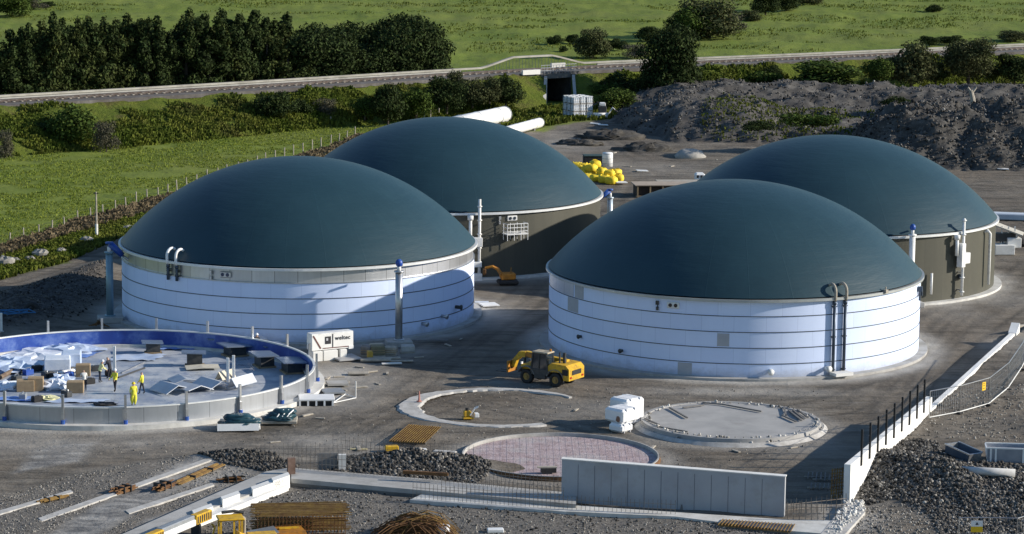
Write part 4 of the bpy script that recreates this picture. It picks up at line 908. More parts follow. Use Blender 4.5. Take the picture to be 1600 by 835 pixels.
# yellow machine in the ring
P = at(731, 655); t = thing('plate_compactor', 'small yellow plate compactor with white handle frame inside the concrete ring strip', 'compactor', P)
MB().box(P+Vector((0, 0, .1)), (.8, .65, .14), .2, bev=.05).build('base_plate', yellow, t); MB().box(P+Vector((-.05, 0, .4)), (.5, .45, .45), .2, bev=.06).build('engine', yellow, t); MB().cyl(P+Vector((-.05, 0, .6)), P+Vector((-.05, 0, .82)), .14, n=10).build('air_filter', black, t)
for s in (-.2, .2): MB().tube([P+Vector((.15, s, .3)), P+Vector((.5, s, .8)), P+Vector((.75, s, .9))], .04, 6).build('handle_bar', white_pl, t)
MB().box(P+Vector((.62, 0, .3)), (.3, .5, .3), .2, bev=.03).build('water_tank', white_pl, t)
# pink bedded ring
PX_, PY_, PR_ = 3.427, 187.425, 6.6
t = local(thing('ring_foundation', 'round pit with thin concrete kerb filled with pinkish stone under steel mesh', 'foundation', (PX_, PY_, 0)))
g = MB(); g.lathe((0, 0, 0), [(6.5, -.1), (6.68, -.1), (6.66, .34), (6.56, .34)], 120, close=True); g.build('kerb_ring', concrete, t)
g = MB(); g.lathe((0, 0, 0), [(6.76, .02), (6.69, .3), (6.68, .02)], 120, close=True); g.build('outer_shuttering', rust, t)
m, n, b = nodes_of('pink_stone_bed'); p = wpos(n)
c = mixc(n, ramp(n, noise(n, p, 1.1, 6, .75), .36, .62), (.34, .25, .255), (.5, .41, .42))
c = mixc(n, ramp(n, noise(n, p, 3.5, 4, .8), .55, .68, 0, .9), c, (.14, .1, .085)); c = mixc(n, ramp(n, noise(n, p, .35, 5, .6), .5, .68, 0, .6), c, (.45, .43, .42))
lk(n, c, b.inputs['Base Color']); b.inputs['Roughness'].default_value = .95; bump(n, b, noise(n, p, 4, 5, .7), .6, .1)
MB().lathe((0, 0, 0), [(6.52, .1), (.01, .12)], 96).build('stone_bed', m, t)
g = MB()
for k_ in np.arange(-6.2, 6.3, .45):
    L_ = math.sqrt(6.45**2-k_**2); g.cyl((k_, -L_, .17), (k_, L_, .17), .004, n=4, cap=False); g.cyl((-L_, k_, .2), (L_, k_, .2), .004, n=4, cap=False)
g.build('rebar_mesh', rust, t)
P = at(857, 738, .2); t2 = thing('timber_crate', 'small dark crate with white lid on the pink stone bed near the long wall', 'crate', P); MB().box(P+Vector((0, 0, .15)), (1.0, .5, .3), .1).build('crate_body', black, t2); MB().box(P+Vector((-.1, 0, .34)), (1.3, .35, .07), .1).build('lid', oldwood, t2)
# concrete pad
FX, FY = 15.721, 198.391
t = local(thing('round_pad', 'raised round concrete pad with a sloping kerb strewn with timber offcuts', 'foundation', (FX, FY, 0)))
g = MB(); g.lathe((0, 0, 0), [(6.9, -.05), (6.6, .2), (6.42, .22), (6.38, .48), (6.1, .48), (6.05, .42), (.01, .43)], 120); g.build('slab', M('smooth_slab', (.38, .37, .355), (.31, .305, .295), .5, .85, dirt=(.24, .23, .22), dsc=.4), t)
g = MB(); g.lathe((0, 0, 0), [(6.95, -.05), (6.62, .21), (6.55, -.05)], 120, close=True); g.build('sloping_kerb', lean, t)
# offcuts lying on the pad
plank_l = []
def lying(name, px0, py0, px1, py1, z, wdt, hgt, mat, label, cat):
    a_, b_ = at(px0, py0, z), at(px1, py1, z); d = b_-a_; g = MB(); g.box((a_+b_)/2+Vector((0, 0, hgt/2)), (d.length, wdt, hgt), math.atan2(d.y, d.x)); return tag(g.build(name, mat), label, cat)
gt = M('grey_timber', (.2, .19, .18), (.13, .125, .12), 2, .9)
PL = 'lying on the round concrete pad'
for px0, py0, px1, py1, lb in ((1046, 638, 1074, 654, 'dark plank lying aslant near the left edge of the round concrete pad'), (1067, 638, 1100, 634, 'short thin plank near the far left edge of the round pad'), (1098, 630, 1130, 633, 'plank at the middle of the far edge of the round pad'), (1130, 633, 1190, 644, 'long thin dark plank lying across the far half of the round pad'), (1222, 650, 1244, 660, 'dark plank at the right side of the round pad, pointing inward'), (1225, 637, 1228, 650, 'short bent board standing near the right edge of the round pad'),
                               (1232, 642, 1252, 658, 'left one of three parallel boards at the right edge of the round pad'), (1238, 641, 1256, 656, 'middle one of three parallel boards at the right edge of the round pad'), (1246, 641, 1262, 653, 'right one of three parallel boards at the right edge of the round pad'), (1008, 655, 1030, 665, 'dark board along the left kerb of the round pad'), (1030, 668, 1075, 676, 'long board along the near left kerb of the round pad')):
    lying('timber_plank', px0, py0, px1, py1, .49, .12, .09, gt, lb, 'plank')
pv = []
for k_ in range(240):
    a = random.uniform(0, 2*PI); r_ = random.uniform(5.75, 6.5); pv.append((FX+r_*math.cos(a), FY+r_*math.sin(a), .46 if r_ < 6.35 else .2))
stones('offcuts', np.array(pv), .03, .13, M('pale_offcuts', (.5, .48, .44), (.3, .28, .25), 1, .9, island=.8), pw=1.5)
# white wrapped blocks
bale = M('white_bale_wrap', (.84, .84, .83), (.78, .78, .79), 1.5, .45, bmp=.6, bsc=2.2, dirt=(.66, .66, .68), dsc=.8)
for px_, py_, z0, s_, rz_, lb in ((970, 674, .0, (1.25, 1.25, .62), .80, 'lowest white wrapped block of the stack between the ring strip and the round pad'), (971, 671, .62, (1.75, 1.75, 1.0), .80, 'big torn white wrapped block on top of the lower block'), (979, 661, .0, (1.9, 1.7, 1.9), .80, 'tall white wrapped block at the back of the white stack')):
    P = at(px_, py_, 0); t = thing('wrapped_block', lb, 'wrapped block', P+Vector((0, 0, z0)))
    MB().box(P+Vector((0, 0, z0+s_[2]/2)), s_, rz_, bev=.16).build('wrapped_load', bale, t)
    for s in (-.25, .25):
        c = P+Matrix.Rotation(rz_, 3, 'Z') @ Vector((s*s_[0], 0, z0+s_[2]/2)); MB().box(c, (.05, s_[1]+.02, s_[2]+.02), rz_).build('strap', M('grey_strap', (.6, .6, .62), None), t)
    if 'torn' in lb:
        c = P+Matrix.Rotation(rz_, 3, 'Z') @ Vector((-s_[0]/2-.01, -.45, z0+.3)); MB().blob(c, (.1, .22, .22), 8, 6, .2, rz_).build('torn_hole', M('brown_insulation', (.3, .16, .1), (.2, .12, .09), 4, .9), t)

# ---- long wall with formwork joints
WA, WB = at(877, 785), at(1225, 808); wd = (WB-WA); wl_ = wd.length; wdir = wd.normalized(); wn = Vector((wdir.y, -wdir.x, 0)); wrz = math.atan2(wdir.y, wdir.x)
t = thing('concrete_wall', 'long free-standing grey concrete wall with vertical panel joints in the foreground', 'wall', WA+wdir*wl_/2)
wallm = M('formed_concrete', (.40, .415, .44), (.34, .35, .38), .35, .8, dirt=(.3, .29, .28), dsc=.6)
g = MB(); A_, B_ = WA, WB; th = .45
g.add([A_, B_, B_-wn*th, A_-wn*th]+[q+Vector((0, 0, h_)) for q, h_ in ((A_, 2.78), (B_, 2.55), (B_-wn*th, 2.55), (A_-wn*th, 2.78))], [(3, 2, 1, 0), (4, 5, 6, 7), (0, 1, 5, 4), (1, 2, 6, 5), (2, 3, 7, 6), (3, 0, 4, 7)]); g.build('panel', wallm, t)
for k_ in range(12):
    u = .035+.075*k_+.04; h_ = 2.78-.23*u; P = WA+wdir*wl_*u+wn*.0; g = MB(); g.box(P+Vector((0, 0, h_/2-.1)), (.035, .016, h_-.3), wrz); g.build('joint', M('joint_line', (.16, .17, .19), None), t)
g = MB(); g.box(WA+wdir*wl_*.5-wn*th/2+Vector((0, 0, 2.685)), (wl_+.1, th+.06, .06), wrz, tilt=math.atan(.23/wl_)); g.build('top_edge', white_conc, t)
for px_, py_, px1, py1, lb in ((919, 782, 924, 757, 'dark timber prop leaning on the left part of the long concrete wall'), (1066, 796, 1067, 757, 'thin dark prop standing against the middle of the long concrete wall')):
    a_ = at(px_, py_); b_ = a_+Vector((.25 if px_ < 1000 else .04, .35 if px_ < 1000 else .12, 1.15 if px_ < 1000 else 1.6)); 
    a_ = a_+wn*.25; g = MB(); g.cyl(a_, b_, .09, n=6); tag(g.build('timber_prop', gt), lb, 'prop')
# foundation slabs
t = thing('strip_foundation', 'angled concrete strip foundation with rows of steel starter bars in the foreground', 'foundation', at(452, 740))
g = MB(); g.prism(pxpoly([(415, 737), (452, 731), (449, 751), (300, 806), (225, 838), (150, 870), (110, 870)], .45), -.05, .45); g.build('left_slab', concrete, t)
g = MB(); g.prism(pxpoly([(300, 808), (449, 752.5), (451, 758), (310, 815)], .33), -.05, .33); 
for px0, px1, h_ in ((300, 330, .6), (345, 372, .8), (392, 440, .75), (424, 450, .85)):
    f_ = lambda x: (x, 806-(x-300)*.362)
    a_, b_ = f_(px0), f_(px1); 
    tag(MB().prism(pxpoly([(a_[0], a_[1]-1), (b_[0], b_[1]-1), (b_[0]+3, b_[1]+4), (a_[0]+3, a_[1]+4)], .3), 0, h_).build('edge_block', white_conc, t))
g.build('white_kerb', white_conc, t)
g = MB(); g.prism(pxpoly([(455, 731), (660, 748), (900, 771), (900, 788), (735, 773), (455, 748)], .45), -.05, .45); g.build('long_slab', concrete, t)
g = MB(); g.prism(pxpoly([(455, 750), (735, 775), (730, 779), (455, 754)], .2), -.05, .16); g.build('dark_ledge', M('ledge_grey', (.1, .1, .1), (.16, .16, .15), 1, .6), t)  # low ledge below the slab front, coloured darker than the slabs
g = MB(); g.prism(pxpoly([(668, 767), (735, 775), (905, 789), (1230, 811), (1322, 812), (1300, 834), (1230, 828), (1055, 806), (880, 798), (640, 780)], .25), -.05, .2); g.build('lower_slab', pale_conc, t)
barm = M('starter_bar', (.2, .15, .11), (.3, .27, .24), 2, .7, .3)
def bars(parent, p0, p1, z, h_, sp, nm='starter_bar_row', r_=.02, tie=True):
    a_, b_ = at(*p0, z), at(*p1, z); N = max(2, int((b_-a_).length/sp)); g = MB()
    for i in range(N+1):
        q = a_.lerp(b_, i/N); hh = h_*random.uniform(.88, 1.06); g.cyl(q, q+Vector((random.uniform(-.03, .03), random.uniform(-.03, .03), hh)), r_, n=4, cap=False)
    if tie:
        for f_ in (.35, .7): g.cyl(a_+Vector((0, 0, h_*f_)), b_+Vector((0, 0, h_*f_)), r_*.8, n=4, cap=False)
    return tag(g.build(nm, barm, parent), kind='stuff')
bars(t, (460, 733), (660, 749), .45, 1.25, .27); bars(t, (660, 749), (878, 772), .45, 1.15, .27)
bars(t, (690, 770), (880, 786), .4, 1.1, .27, r_=.018); bars(t, (645, 779), (880, 796), .2, 1.0, .27, r_=.018); bars(t, (880, 796), (1055, 804), .2, .9, .27, r_=.018)
bars(t, (1230, 812), (1315, 814), .2, 1.15, .36, r_=.03); bars(t, (1228, 806), (1322, 796), .2, 1.0, .36, r_=.026)
P = at(455, 751); t = thing('timber_post', 'short rusty brown post at the bend of the strip foundation', 'post', P); MB().box(P+Vector((0, 0, .75)), (.5, .3, 1.5), .3).build('shaft', M('brown_post', (.12, .07, .05), (.2, .13, .1), 2, .8), t); MB().box(P+Vector((.1, -.2, .12)), (.8, .5, .24), .3).build('foot_block', white_conc, t)
P = at(535, 738); t = thing('stop_end', 'grey mesh panel beside a small white block behind the strip foundation', 'panel', P); g = MB(); g.box(P+Vector((0, 0, .6)), (.5, .3, 1.2), .1); g.build('white_block', white_conc, t); g = MB(); g.box(P+Vector((-1.0, .1, .65)), (1.3, .08, 1.2), .1); g.build('mesh_sheet', M('dull_mesh_sheet', (.16, .16, .16), (.22, .21, .2), 5, .8), t)
tt = thing('starter_bar_mesh', 'tall thin steel mesh standing behind the strip foundation left of the stone heap', 'mesh panel', at(470, 728)); bars(tt, (400, 722), (600, 722), .1, 1.3, .3, 'mesh_bars', .013); bars(tt, (520, 706), (740, 722), .1, 1.2, .3, 'mesh_bars', .012)

# ---- retaining wall on the right
def wp(y, off=0): return Vector((wall_x(y), y, 0))+Vector((WDIR.y, -WDIR.x, 0))*off
t = thing('retaining_wall', 'sunlit white retaining wall with black posts, lower and thinner towards its far end', 'wall', wp(200))
def wallseg(y0, y1, z0, z1, th, mat, nm, zb=-.2):
    q = [wp(y0, -th/2), wp(y0, th/2), wp(y1, th/2), wp(y1, -th/2)]; g = MB()
    g.add([Vector((v.x, v.y, zb)) for v in q]+[Vector((v.x, v.y, z)) for v, z in zip(q, (z0, z0, z1, z1))], [(3, 2, 1, 0), (4, 5, 6, 7), (0, 1, 5, 4), (1, 2, 6, 5), (2, 3, 7, 6), (3, 0, 4, 7)]); return g.build(nm, mat, t)
wallseg(175.8, 199.4, 2.5, 2.1, .42, bright_conc, 'tall_panel'); wallseg(199.45, 230.5, 1.2, 1.12, .4, bright_conc, 'low_panel'); wallseg(230.55, 231.9, 1.15, 1.75, .7, bright_conc, 'end_block')
blk = M('black_post', (.012, .012, .014), None, rough=.5)
for px_, pt, pb in zip((1346, 1359, 1371.5, 1384, 1397, 1409, 1421, 1433, 1443.5), (666, 654, 642, 631, 620, 609, 599, 588, 578), (718, 706, 692, 680, 667, 656, 645, 635, 626)):
    # stand the post on the right face of the wall
    lo = None
    for y in np.arange(176, 200, .1):
        P = wp(y, .27)+Vector((0, 0, 1.7)); d = P-Vector((0, 0, CH)); x = 800+CF*d.dot(RR)/d.dot(F)
        if lo is None or abs(x-px_) < lo[0]: lo = (abs(x-px_), y)
    y = lo[1]; h_ = 2.5-.4*(y-175.8)/23.6; g = MB(); P = wp(y, .26); g.box(P+Vector((0, 0, h_+.6)), (.15, .12, 2.4), math.atan2(WDIR.y, WDIR.x)); g.build('guard_post', blk, t)
for z in (.5, 1.0, 1.55):
    g = MB(); g.cyl(wp(180, .26)+Vector((0, 0, 2.43+z)), wp(199, .26)+Vector((0, 0, 2.1+z)), .012, n=4); g.build('guard_wire', dark_steel, t)
P = wp(176.5, -.75); t = thing('rebar_mesh', 'orange rusty rebar panel standing at the near end of the white retaining wall', 'rebar', P)
g = MB()
for i in range(6): g.cyl(P+Vector((-.45+.17*i, -.3+.1*i, .05)), P+Vector((-.4+.17*i, -.2+.1*i, 2.05)), .035, n=5)
for z in np.arange(.2, 2.1, .22): g.cyl(P+Vector((-.5, -.32, z)), P+Vector((.5, .28, z)), .03, n=5)
g.build('rebar_grid', rust_y, t)
for px_, py_, lb in ((1275, 748, 'left one of three bar bundles in the shade of the retaining wall'), (1288, 752, 'middle one of three bar bundles in the shade of the retaining wall'), (1280, 765, 'nearest one of three bar bundles in the shade of the retaining wall')):
    P = at(px_, py_); g = MB()
    for i in range(5): g.cyl(P+Vector((-.6+.28*i, -.5, .12+.05*(i % 2))), P+Vector((-.4+.28*i, .9, .2)), .05, n=5)
    t = thing('bar_bundle', lb, 'bar bundle', P); g.build('bars', gt, t)
    MB().box(P+Vector((0, .2, .06)), (1.5, .12, .1)).build('bearer', oldwood, t)
P = at(1317, 815); t = thing('rubble_concrete', 'broken white concrete apron at the near end of the white retaining wall', 'rubble', P)
g = MB(); g.prism(pxpoly([(1322, 786), (1345, 786), (1352, 800), (1318, 838), (1290, 850), (1280, 838)], .2), -.1, .22); g.build('apron', lean, t)
stones('rubble', in_poly(pxpoly([(1318, 790), (1350, 786), (1352, 802), (1310, 840), (1290, 840)]), 420, .2), .02, .15, pale_conc, pw=2.5)

# ---- rebar lying about
def rebar_mat(label, pts, z, sp, r_, mat, name='rebar_mat'):
    q = [at(a, b, z) for a, b in pts]; c = sum(q, Vector())/4; t = thing(name, label, 'rebar mat', Vector((c.x, c.y, 0)))
    n1 = int((q[1]-q[0]).length/sp); n2 = int((q[3]-q[0]).length/sp)
    g = MB(); [g.cyl(q[0].lerp(q[1], i/n1), q[3].lerp(q[2], i/n1), r_, n=4, cap=False) for i in range(n1+1)]; tag(g.build('cross_bars', mat, t), kind=None)
    g = MB(); [g.cyl(q[0].lerp(q[3], i/n2)+Vector((0, 0, -2*r_)), q[1].lerp(q[2], i/n2)+Vector((0, 0, -2*r_)), r_, n=4, cap=False) for i in range(n2+1)]; g.build('long_bars', mat, t)
    for u in (.15, .5, .85):
        g = MB(); a_, b_ = q[0].lerp(q[3], u), q[1].lerp(q[2], u); d = b_-a_; g.box((a_+b_)/2-Vector((0, 0, z/2+2*r_)), (d.length*.95, .15, max(z-4*r_, .06)), math.atan2(d.y, d.x)); g.build('bearer', gt, t)
    return t
rebar_mat('rusty rebar mat stacked on bearers left of the pink stone pit', [(608, 689), (663, 692), (689, 667), (640, 663)], .3, .17, .028, rust_y)
rebar_mat('long rusty rebar mat on the ground in front of the long concrete wall', [(1122, 820), (1235, 831), (1242, 819), (1130, 811)], .25, .2, .03, rust_y)
def hoops(label, P, rz, L_, Wd, Ht, tiers):
    t = local(thing('rebar_cage_stack', label, 'rebar stack', P, rz)); z = .1
    for k_ in range(tiers):
        g = MB(); N = int(L_/.21)
        for i in range(N+1):
            x = -L_/2+L_*i/N; g.tube([(x, -Wd/2, z), (x, -Wd/2, z+Ht-.1), (x, -Wd/2+.12, z+Ht), (x, Wd/2-.12, z+Ht), (x, Wd/2, z+Ht-.1), (x, Wd/2, z)], .03, 4)
        g.build('hoops', rust, t)
        g = MB()
        for i in range(34): 
            y = -Wd/2+.05+(Wd-.1)*i/33; g.cyl((-L_/2-random.uniform(-.2, .45), y, z+Ht+random.uniform(.03, .14)), (L_/2+random.uniform(-.25, .4), y+random.uniform(-.15, .15), z+Ht+random.uniform(.03, .14)), .035, n=4)
        g.build('top_bars', rust_y, t)
        g = MB()
        for yy in (-Wd/2+.25, Wd/2-.25): 
            for zz in (z+.2, z+Ht-.2): g.cyl((-L_/2, yy, zz), (L_/2, yy, zz), .04, n=4)
        g.build('long_bars', rust, t); z += Ht+.12
    return t
P = at(468, 848); hoops('two tier stack of rusty hooped rebar cages at the lower left', (P.x, P.y+.6, 0), .12, 5.2, 3.2, .8, 2)
P = at(648, 838); t = thing('rebar_heap', 'heap of curved rusty rebar at the bottom edge of the picture', 'rebar heap', P)
g = MB()
for i in range(120):
    a = random.uniform(-.7, .6); L_ = random.uniform(1.0, 2.3); h_ = random.uniform(.2, 1.25)*random.uniform(.7, 1); c = P+Vector((random.uniform(-.7, .7), random.uniform(-.5, 1.1), 0)); d = Vector((math.cos(a), math.sin(a), 0))
    g.tube([c+d*(L_*u)+Vector((0, 0, .08+h_*(1-abs(u)**2.4))) for u in (-1, -.8, -.5, 0, .5, .8, 1)], .03, 4)
tag(g.build('bent_bars', rust, t), kind=None)
g = MB()
for i in range(40):
    a = random.uniform(-.6, .5); L_ = random.uniform(1.2, 2.2); c = P+Vector((random.uniform(-.3, .9), random.uniform(-.2, 1.0), 0)); d = Vector((math.cos(a), math.sin(a), 0)); h_ = random.uniform(.7, 1.35)
    g.tube([c+d*(L_*u)+Vector((0, 0, .08+h_*(1-abs(u)**2.4))) for u in (-1, -.8, -.5, 0, .5, .8, 1)], .028, 4)
g.build('ochre_bars', rust_y, t)
P = at(692, 838); g = MB(); g.lathe(P+Vector((0, 0, .35)), [(.28, -.3), (.42, -.3), (.42, .3), (.28, .3)], 20, close=True); tag(g.build('pipe_socket', white_pl), 'short white pipe socket beside the curved rebar heap', 'pipe')
for px0, py0, px1, py1, w_, h_, mat, lb in ((278, 758, 346, 728, .55, .14, rust_y, 'long ochre bundle of bars lying on the gravel at the left'), (62, 786, 100, 778, .5, .12, rust_y, 'short ochre bar bundle at the far left on the gravel'), (180, 773, 206, 765, .7, .3, rust, 'rusty bar pile left of centre on the gravel strip'), (242, 769, 266, 760, .8, .35, rust, 'rusty bar pile just below the long ochre bundle'), (345, 753, 377, 751, .9, .25, rust, 'dark brown bar pile between the bundle and the foundation')):
    a_, b_ = at(px0, py0), at(px1, py1); d = b_-a_; t = thing('bar_bundle', lb, 'bar bundle', (a_+b_)/2); g = MB(); dn = d.normalized(); s_ = Vector((-dn.y, dn.x, 0))
    for i in range(14): 
        o_ = s_*random.uniform(-w_/2, w_/2)+Vector((0, 0, .06+random.uniform(0, h_))); g.cyl(a_+o_+dn*random.uniform(-.3, .3), b_+o_*1.0+dn*random.uniform(-.3, .3), .05, n=5)
    g.build('bars', mat, t)
    for u in (.3, .7):
        g = MB(); c = a_.lerp(b_, u); g.box(c+Vector((0, 0, h_/2+.06)), (.05, w_+.12, h_+.14), math.atan2(d.y, d.x)); g.build('binding', dark_steel, t)
for px_, py_, s_, rz_, mat, lb, nm in ((650, 706, (1.5, .7, .22), .1, white_conc, 'white slab lying right of the rusty mat on the stone heap', 'slab'), (612, 704, (.9, .5, .4), .2, yellow, 'yellow and black tool lying left of the white slab', 'breaker'), (560, 701, (1.2, .3, .1), 0, M('pale_yellow_timber', (.6, .52, .3), None), 'pale yellow plank behind the stone heap', 'timber_plank'), (695, 712, (1.6, .5, .3), -.25, lean, 'lump of pale concrete at the right end of the stone heap', 'concrete_lump'), (774, 831, (1.0, .5, .25), .1, white_pl, 'small white block at the bottom edge right of the rebar heap', 'block')):
    P = at(px_, py_); g = MB(); g.box(P+Vector((0, 0, s_[2]/2+float(base_h(P.x, P.y)))), s_, rz_, bev=.05); o = g.build(nm, mat); tag(o, lb, nm.replace('_', ' '))
lying('timber_plank', 630, 740, 700, 744, .9, .25, .2, rust, 'rusty brown beam lying at the foot of the stone heap', 'beam')

# thin concrete strips cast on the gravel at the left
for k_, (poly, lb) in enumerate((([(60, 812), (330, 716), (336, 719), (66, 817)], 'long thin pale concrete strip running aslant over the gravel at the left'), ([(196, 800), (330, 757), (335, 760), (202, 805)], 'shorter thin pale concrete strip nearer the foundation slab'), ([(0, 800), (110, 768), (114, 771), (0, 806)], 'thin pale strip at the far left edge of the gravel'))):
    tag(MB().prism(pxpoly(poly), -.02, .1).build('concrete_strip', lean), lb, 'concrete strip')
# ================================================================== VEHICLES, YARD STORES
def telehandler():
    a_, b_ = at(889, 599), at(845, 593); d = (b_-a_); rz = math.atan2(d.y, d.x)
    c = (a_+b_)/2; nrm = Vector((math.sin(rz), -math.cos(rz), 0))
    t = local(thing('telehandler', 'yellow telehandler with black cab and lowered boom beside the front right tank', 'telehandler', c-nrm*(-1.0)*-1+Vector((0, 0, 0)), rz))
    # local axes: x forward, y left (y<0 side away from the cab is +?)
    WB_ = d.length/2*1.02
    sgn = -1 if nrm.dot(Vector((0, -1, 0))) > 0 else 1
    near = 1                                   # the cab side: +y in vehicle axes is its left, which faces the viewer
    def wheel(x, y):
        g = MB(); g.lathe((0, 0, 0), [(.3, -.2), (.5, -.22), (.56, -.12), (.56, .12), (.5, .22), (.3, .2)], 22, close=True)
        v = [(p.x, p.z, p.y) for p in g.v]; g.v = [Vector((x+q[0], y+q[1], .56+q[2])) for q in v]; w_ = g.build('wheel', black, t, True)
        g = MB(); s = 1 if y > 0 else -1; g.cyl((x, y+s*.02, .56), (x, y+s*.16, .56), .3, .28, n=18); g.cyl((x, y+s*.16, .56), (x, y+s*.24, .56), .13, n=12); g.build('rim', M('wheel_yellow', (.4, .24, .05), (.2, .13, .05), 3, .6), w_)
        g = MB(); a0 = MB(); pts = []
        g = MB(); vs = []
        for i in range(9):
            th = PI*(.08+.84*i/8)
            for yy in (y-.26, y+.26): vs.append((x+.78*math.cos(th), yy, .62+.78*math.sin(th)))
        for i in range(9):
            th = PI*(.08+.84*i/8)
            for yy in (y-.26, y+.26): vs.append((x+.73*math.cos(th), yy, .62+.73*math.sin(th)))
        fs = []
        for i in range(8): fs += [(2*i, 2*i+2, 2*i+3, 2*i+1), (18+2*i, 18+2*i+1, 18+2*i+3, 18+2*i+2), (2*i, 18+2*i, 18+2*i+2, 2*i+2), (2*i+1, 2*i+3, 18+2*i+3, 18+2*i+1)]
        fs += [(0, 1, 19, 18), (16, 34, 35, 17)]; g.add(vs, fs); g.build('mudguard', M('grey_mudguard', (.12, .12, .125), (.2, .2, .2), 2, .6), t)
    for x in (-WB_, WB_):
        for y in (-.9, .9): wheel(x, y)
    g = MB(); g.box((0, 0, .85), (4.3, 1.0, .5), bev=.05); g.build('chassis', M('chassis_black', (.03, .03, .032), (.05, .05, .05), 3, .6), t)
    g = MB(); vs = [(-WB_-1.25, .62), (-WB_-1.25, 1.5), (-WB_-.95, 1.78), (-WB_+.35, 1.85), (-WB_+.75, 1.5), (-WB_+.75, 1.15), (-WB_-.6, 1.2), (-WB_-.75, .62)]
    n_ = len(vs); g.add([(x, -1.1, z) for x, z in vs]+[(x, 1.1, z) for x, z in vs], [tuple(range(n_)), tuple(range(2*n_-1, n_-1, -1))]+[(i, n_+i, n_+(i+1) % n_, (i+1) % n_) for i in range(n_)]); o = g.build('engine_cover', yellow, t)
    g = MB()
    for y in (-.6, .0): g.box((-WB_-1.26, y+.3, 1.15), (.03, .45, .35)); 
    o2 = MB().box((-WB_-1.262, .0, 1.2), (.04, 1.3, .36)).build('grille', black, t)
    MB().box((-WB_-.9, 1.115, 1.25), (.5, .04, .45)).build('side_vent', black, t)
    for s in (-.85, .85): MB().box((-WB_-1.26, s, .85), (.05, .25, .14)).build('tail_light', M('red_lens', (.4, .02, .01), None, rough=.3), t)
    g = MB(); g.cyl((-WB_-.1, .6, 1.7), (-WB_-.1, .6, 2.65), .07, n=8); g.build('exhaust', dark_steel, t)
    g = MB(); g.cyl((-WB_-.35, .3, 1.7), (-WB_-.35, .3, 2.6), .13, n=8); g.build('air_intake', dark_steel, t)
    # cab on the left
    cx0, cx1, cy0, cy1 = -.65, .85, .2, 1.12
    g = MB()
    for x, y in ((cx0, cy0), (cx0, cy1), (cx1, cy0), (cx1, cy1)): g.cyl((x, y, 1.0), (x*.82, y, 2.5), .06, n=6)
    g.cyl((.15, cy1, 1.0), (.1, cy1, 2.5), .05, n=6); g.build('cab_frame', dark_steel, t)
    g = MB(); g.box(((cx0+cx1)/2, (cy0+cy1)/2, 1.78), (1.32, .86, 1.4)); g.build('cab_glass', glass, t)
    MB().box(((cx0+cx1)/2, (cy0+cy1)/2, 1.05), (1.5, .95, .5), bev=.05).build('cab_base', dark_steel, t)
    MB().box((.05, (cy0+cy1)/2, 2.55), (1.45, 1.02, .12), bev=.05).build('cab_roof', M('cab_roof_cream', (.5, .42, .3), (.3, .26, .2), 3, .6), t)
    MB().cyl((-.45, .4, 2.6), (-.45, .4, 2.78), .09, n=8).build('beacon', orange, t)
    g = MB(); g.tube([(cx1+.1, cy1+.05, 2.1), (cx1+.35, cy1+.25, 2.15), (cx1+.35, cy1+.25, 1.85)], .03, 6); g.box((cx1+.36, cy1+.28, 1.9), (.06, .2, .35)); g.build('mirror', black, t)
    # boom: pivots at the rear, runs forward on the right, head drops to the ground
    g = MB(); P0, P1 = Vector((-WB_-.2, -.45, 1.72)), Vector((WB_+1.0, -.45, 1.98)); dd = (P1-P0); g.box((P0+P1)/2, (dd.length, .42, .46), 0, tilt=math.atan2(P0.z-P1.z, dd.x), bev=.03); bo = g.build('boom', yellow, t)
    g = MB(); g.box((P1.x-.4, -.35, 1.96), (1.5, .34, .36), bev=.03); g.build('inner_boom', orange, bo)
    g = MB(); vs = [(P1.x-.1, 2.2), (P1.x+.45, 2.15), (P1.x+1.0, 1.5), (P1.x+1.15, .9), (P1.x+.9, .85), (P1.x+.7, 1.4), (P1.x+.25, 1.75), (P1.x-.1, 1.75)]; n_ = len(vs)
    g.add([(x, -.55, z) for x, z in vs]+[(x, -.15, z) for x, z in vs], [tuple(range(n_)), tuple(range(2*n_-1, n_-1, -1))]+[(i, n_+i, n_+(i+1) % n_, (i+1) % n_) for i in range(n_)]); g.build('boom_head', yellow, bo)
    g = MB(); g.box((P1.x+1.2, -.35, .95), (.14, 1.3, .9), bev=.02); g.build('fork_carriage', orange, t)
    for s in (-.45, .3): 
        g = MB(); g.box((P1.x+1.75, s-.1, .52), (1.1, .14, .07)); g.build('fork', dark_steel, t)
    g = MB(); g.cyl((WB_*.6, -.35, 1.1), (P1.x-.3, -.35, 1.75), .08, n=8); g.build('lift_ram', galv, t)
    MB().box((WB_+.2, .2, 1.25), (.9, 1.3, .35), bev=.05).build('front_frame', yellow, t)
    for s in (.7, -.75): MB().box((WB_+.65, s, 1.5), (.1, .2, .16)).build('headlight', white_pl, t)
    g = MB(); g.box((.05, 1.0, .75), (1.0, .3, .45), bev=.04); g.build('fuel_tank', dark_steel, t)
    return t
tele = telehandler()

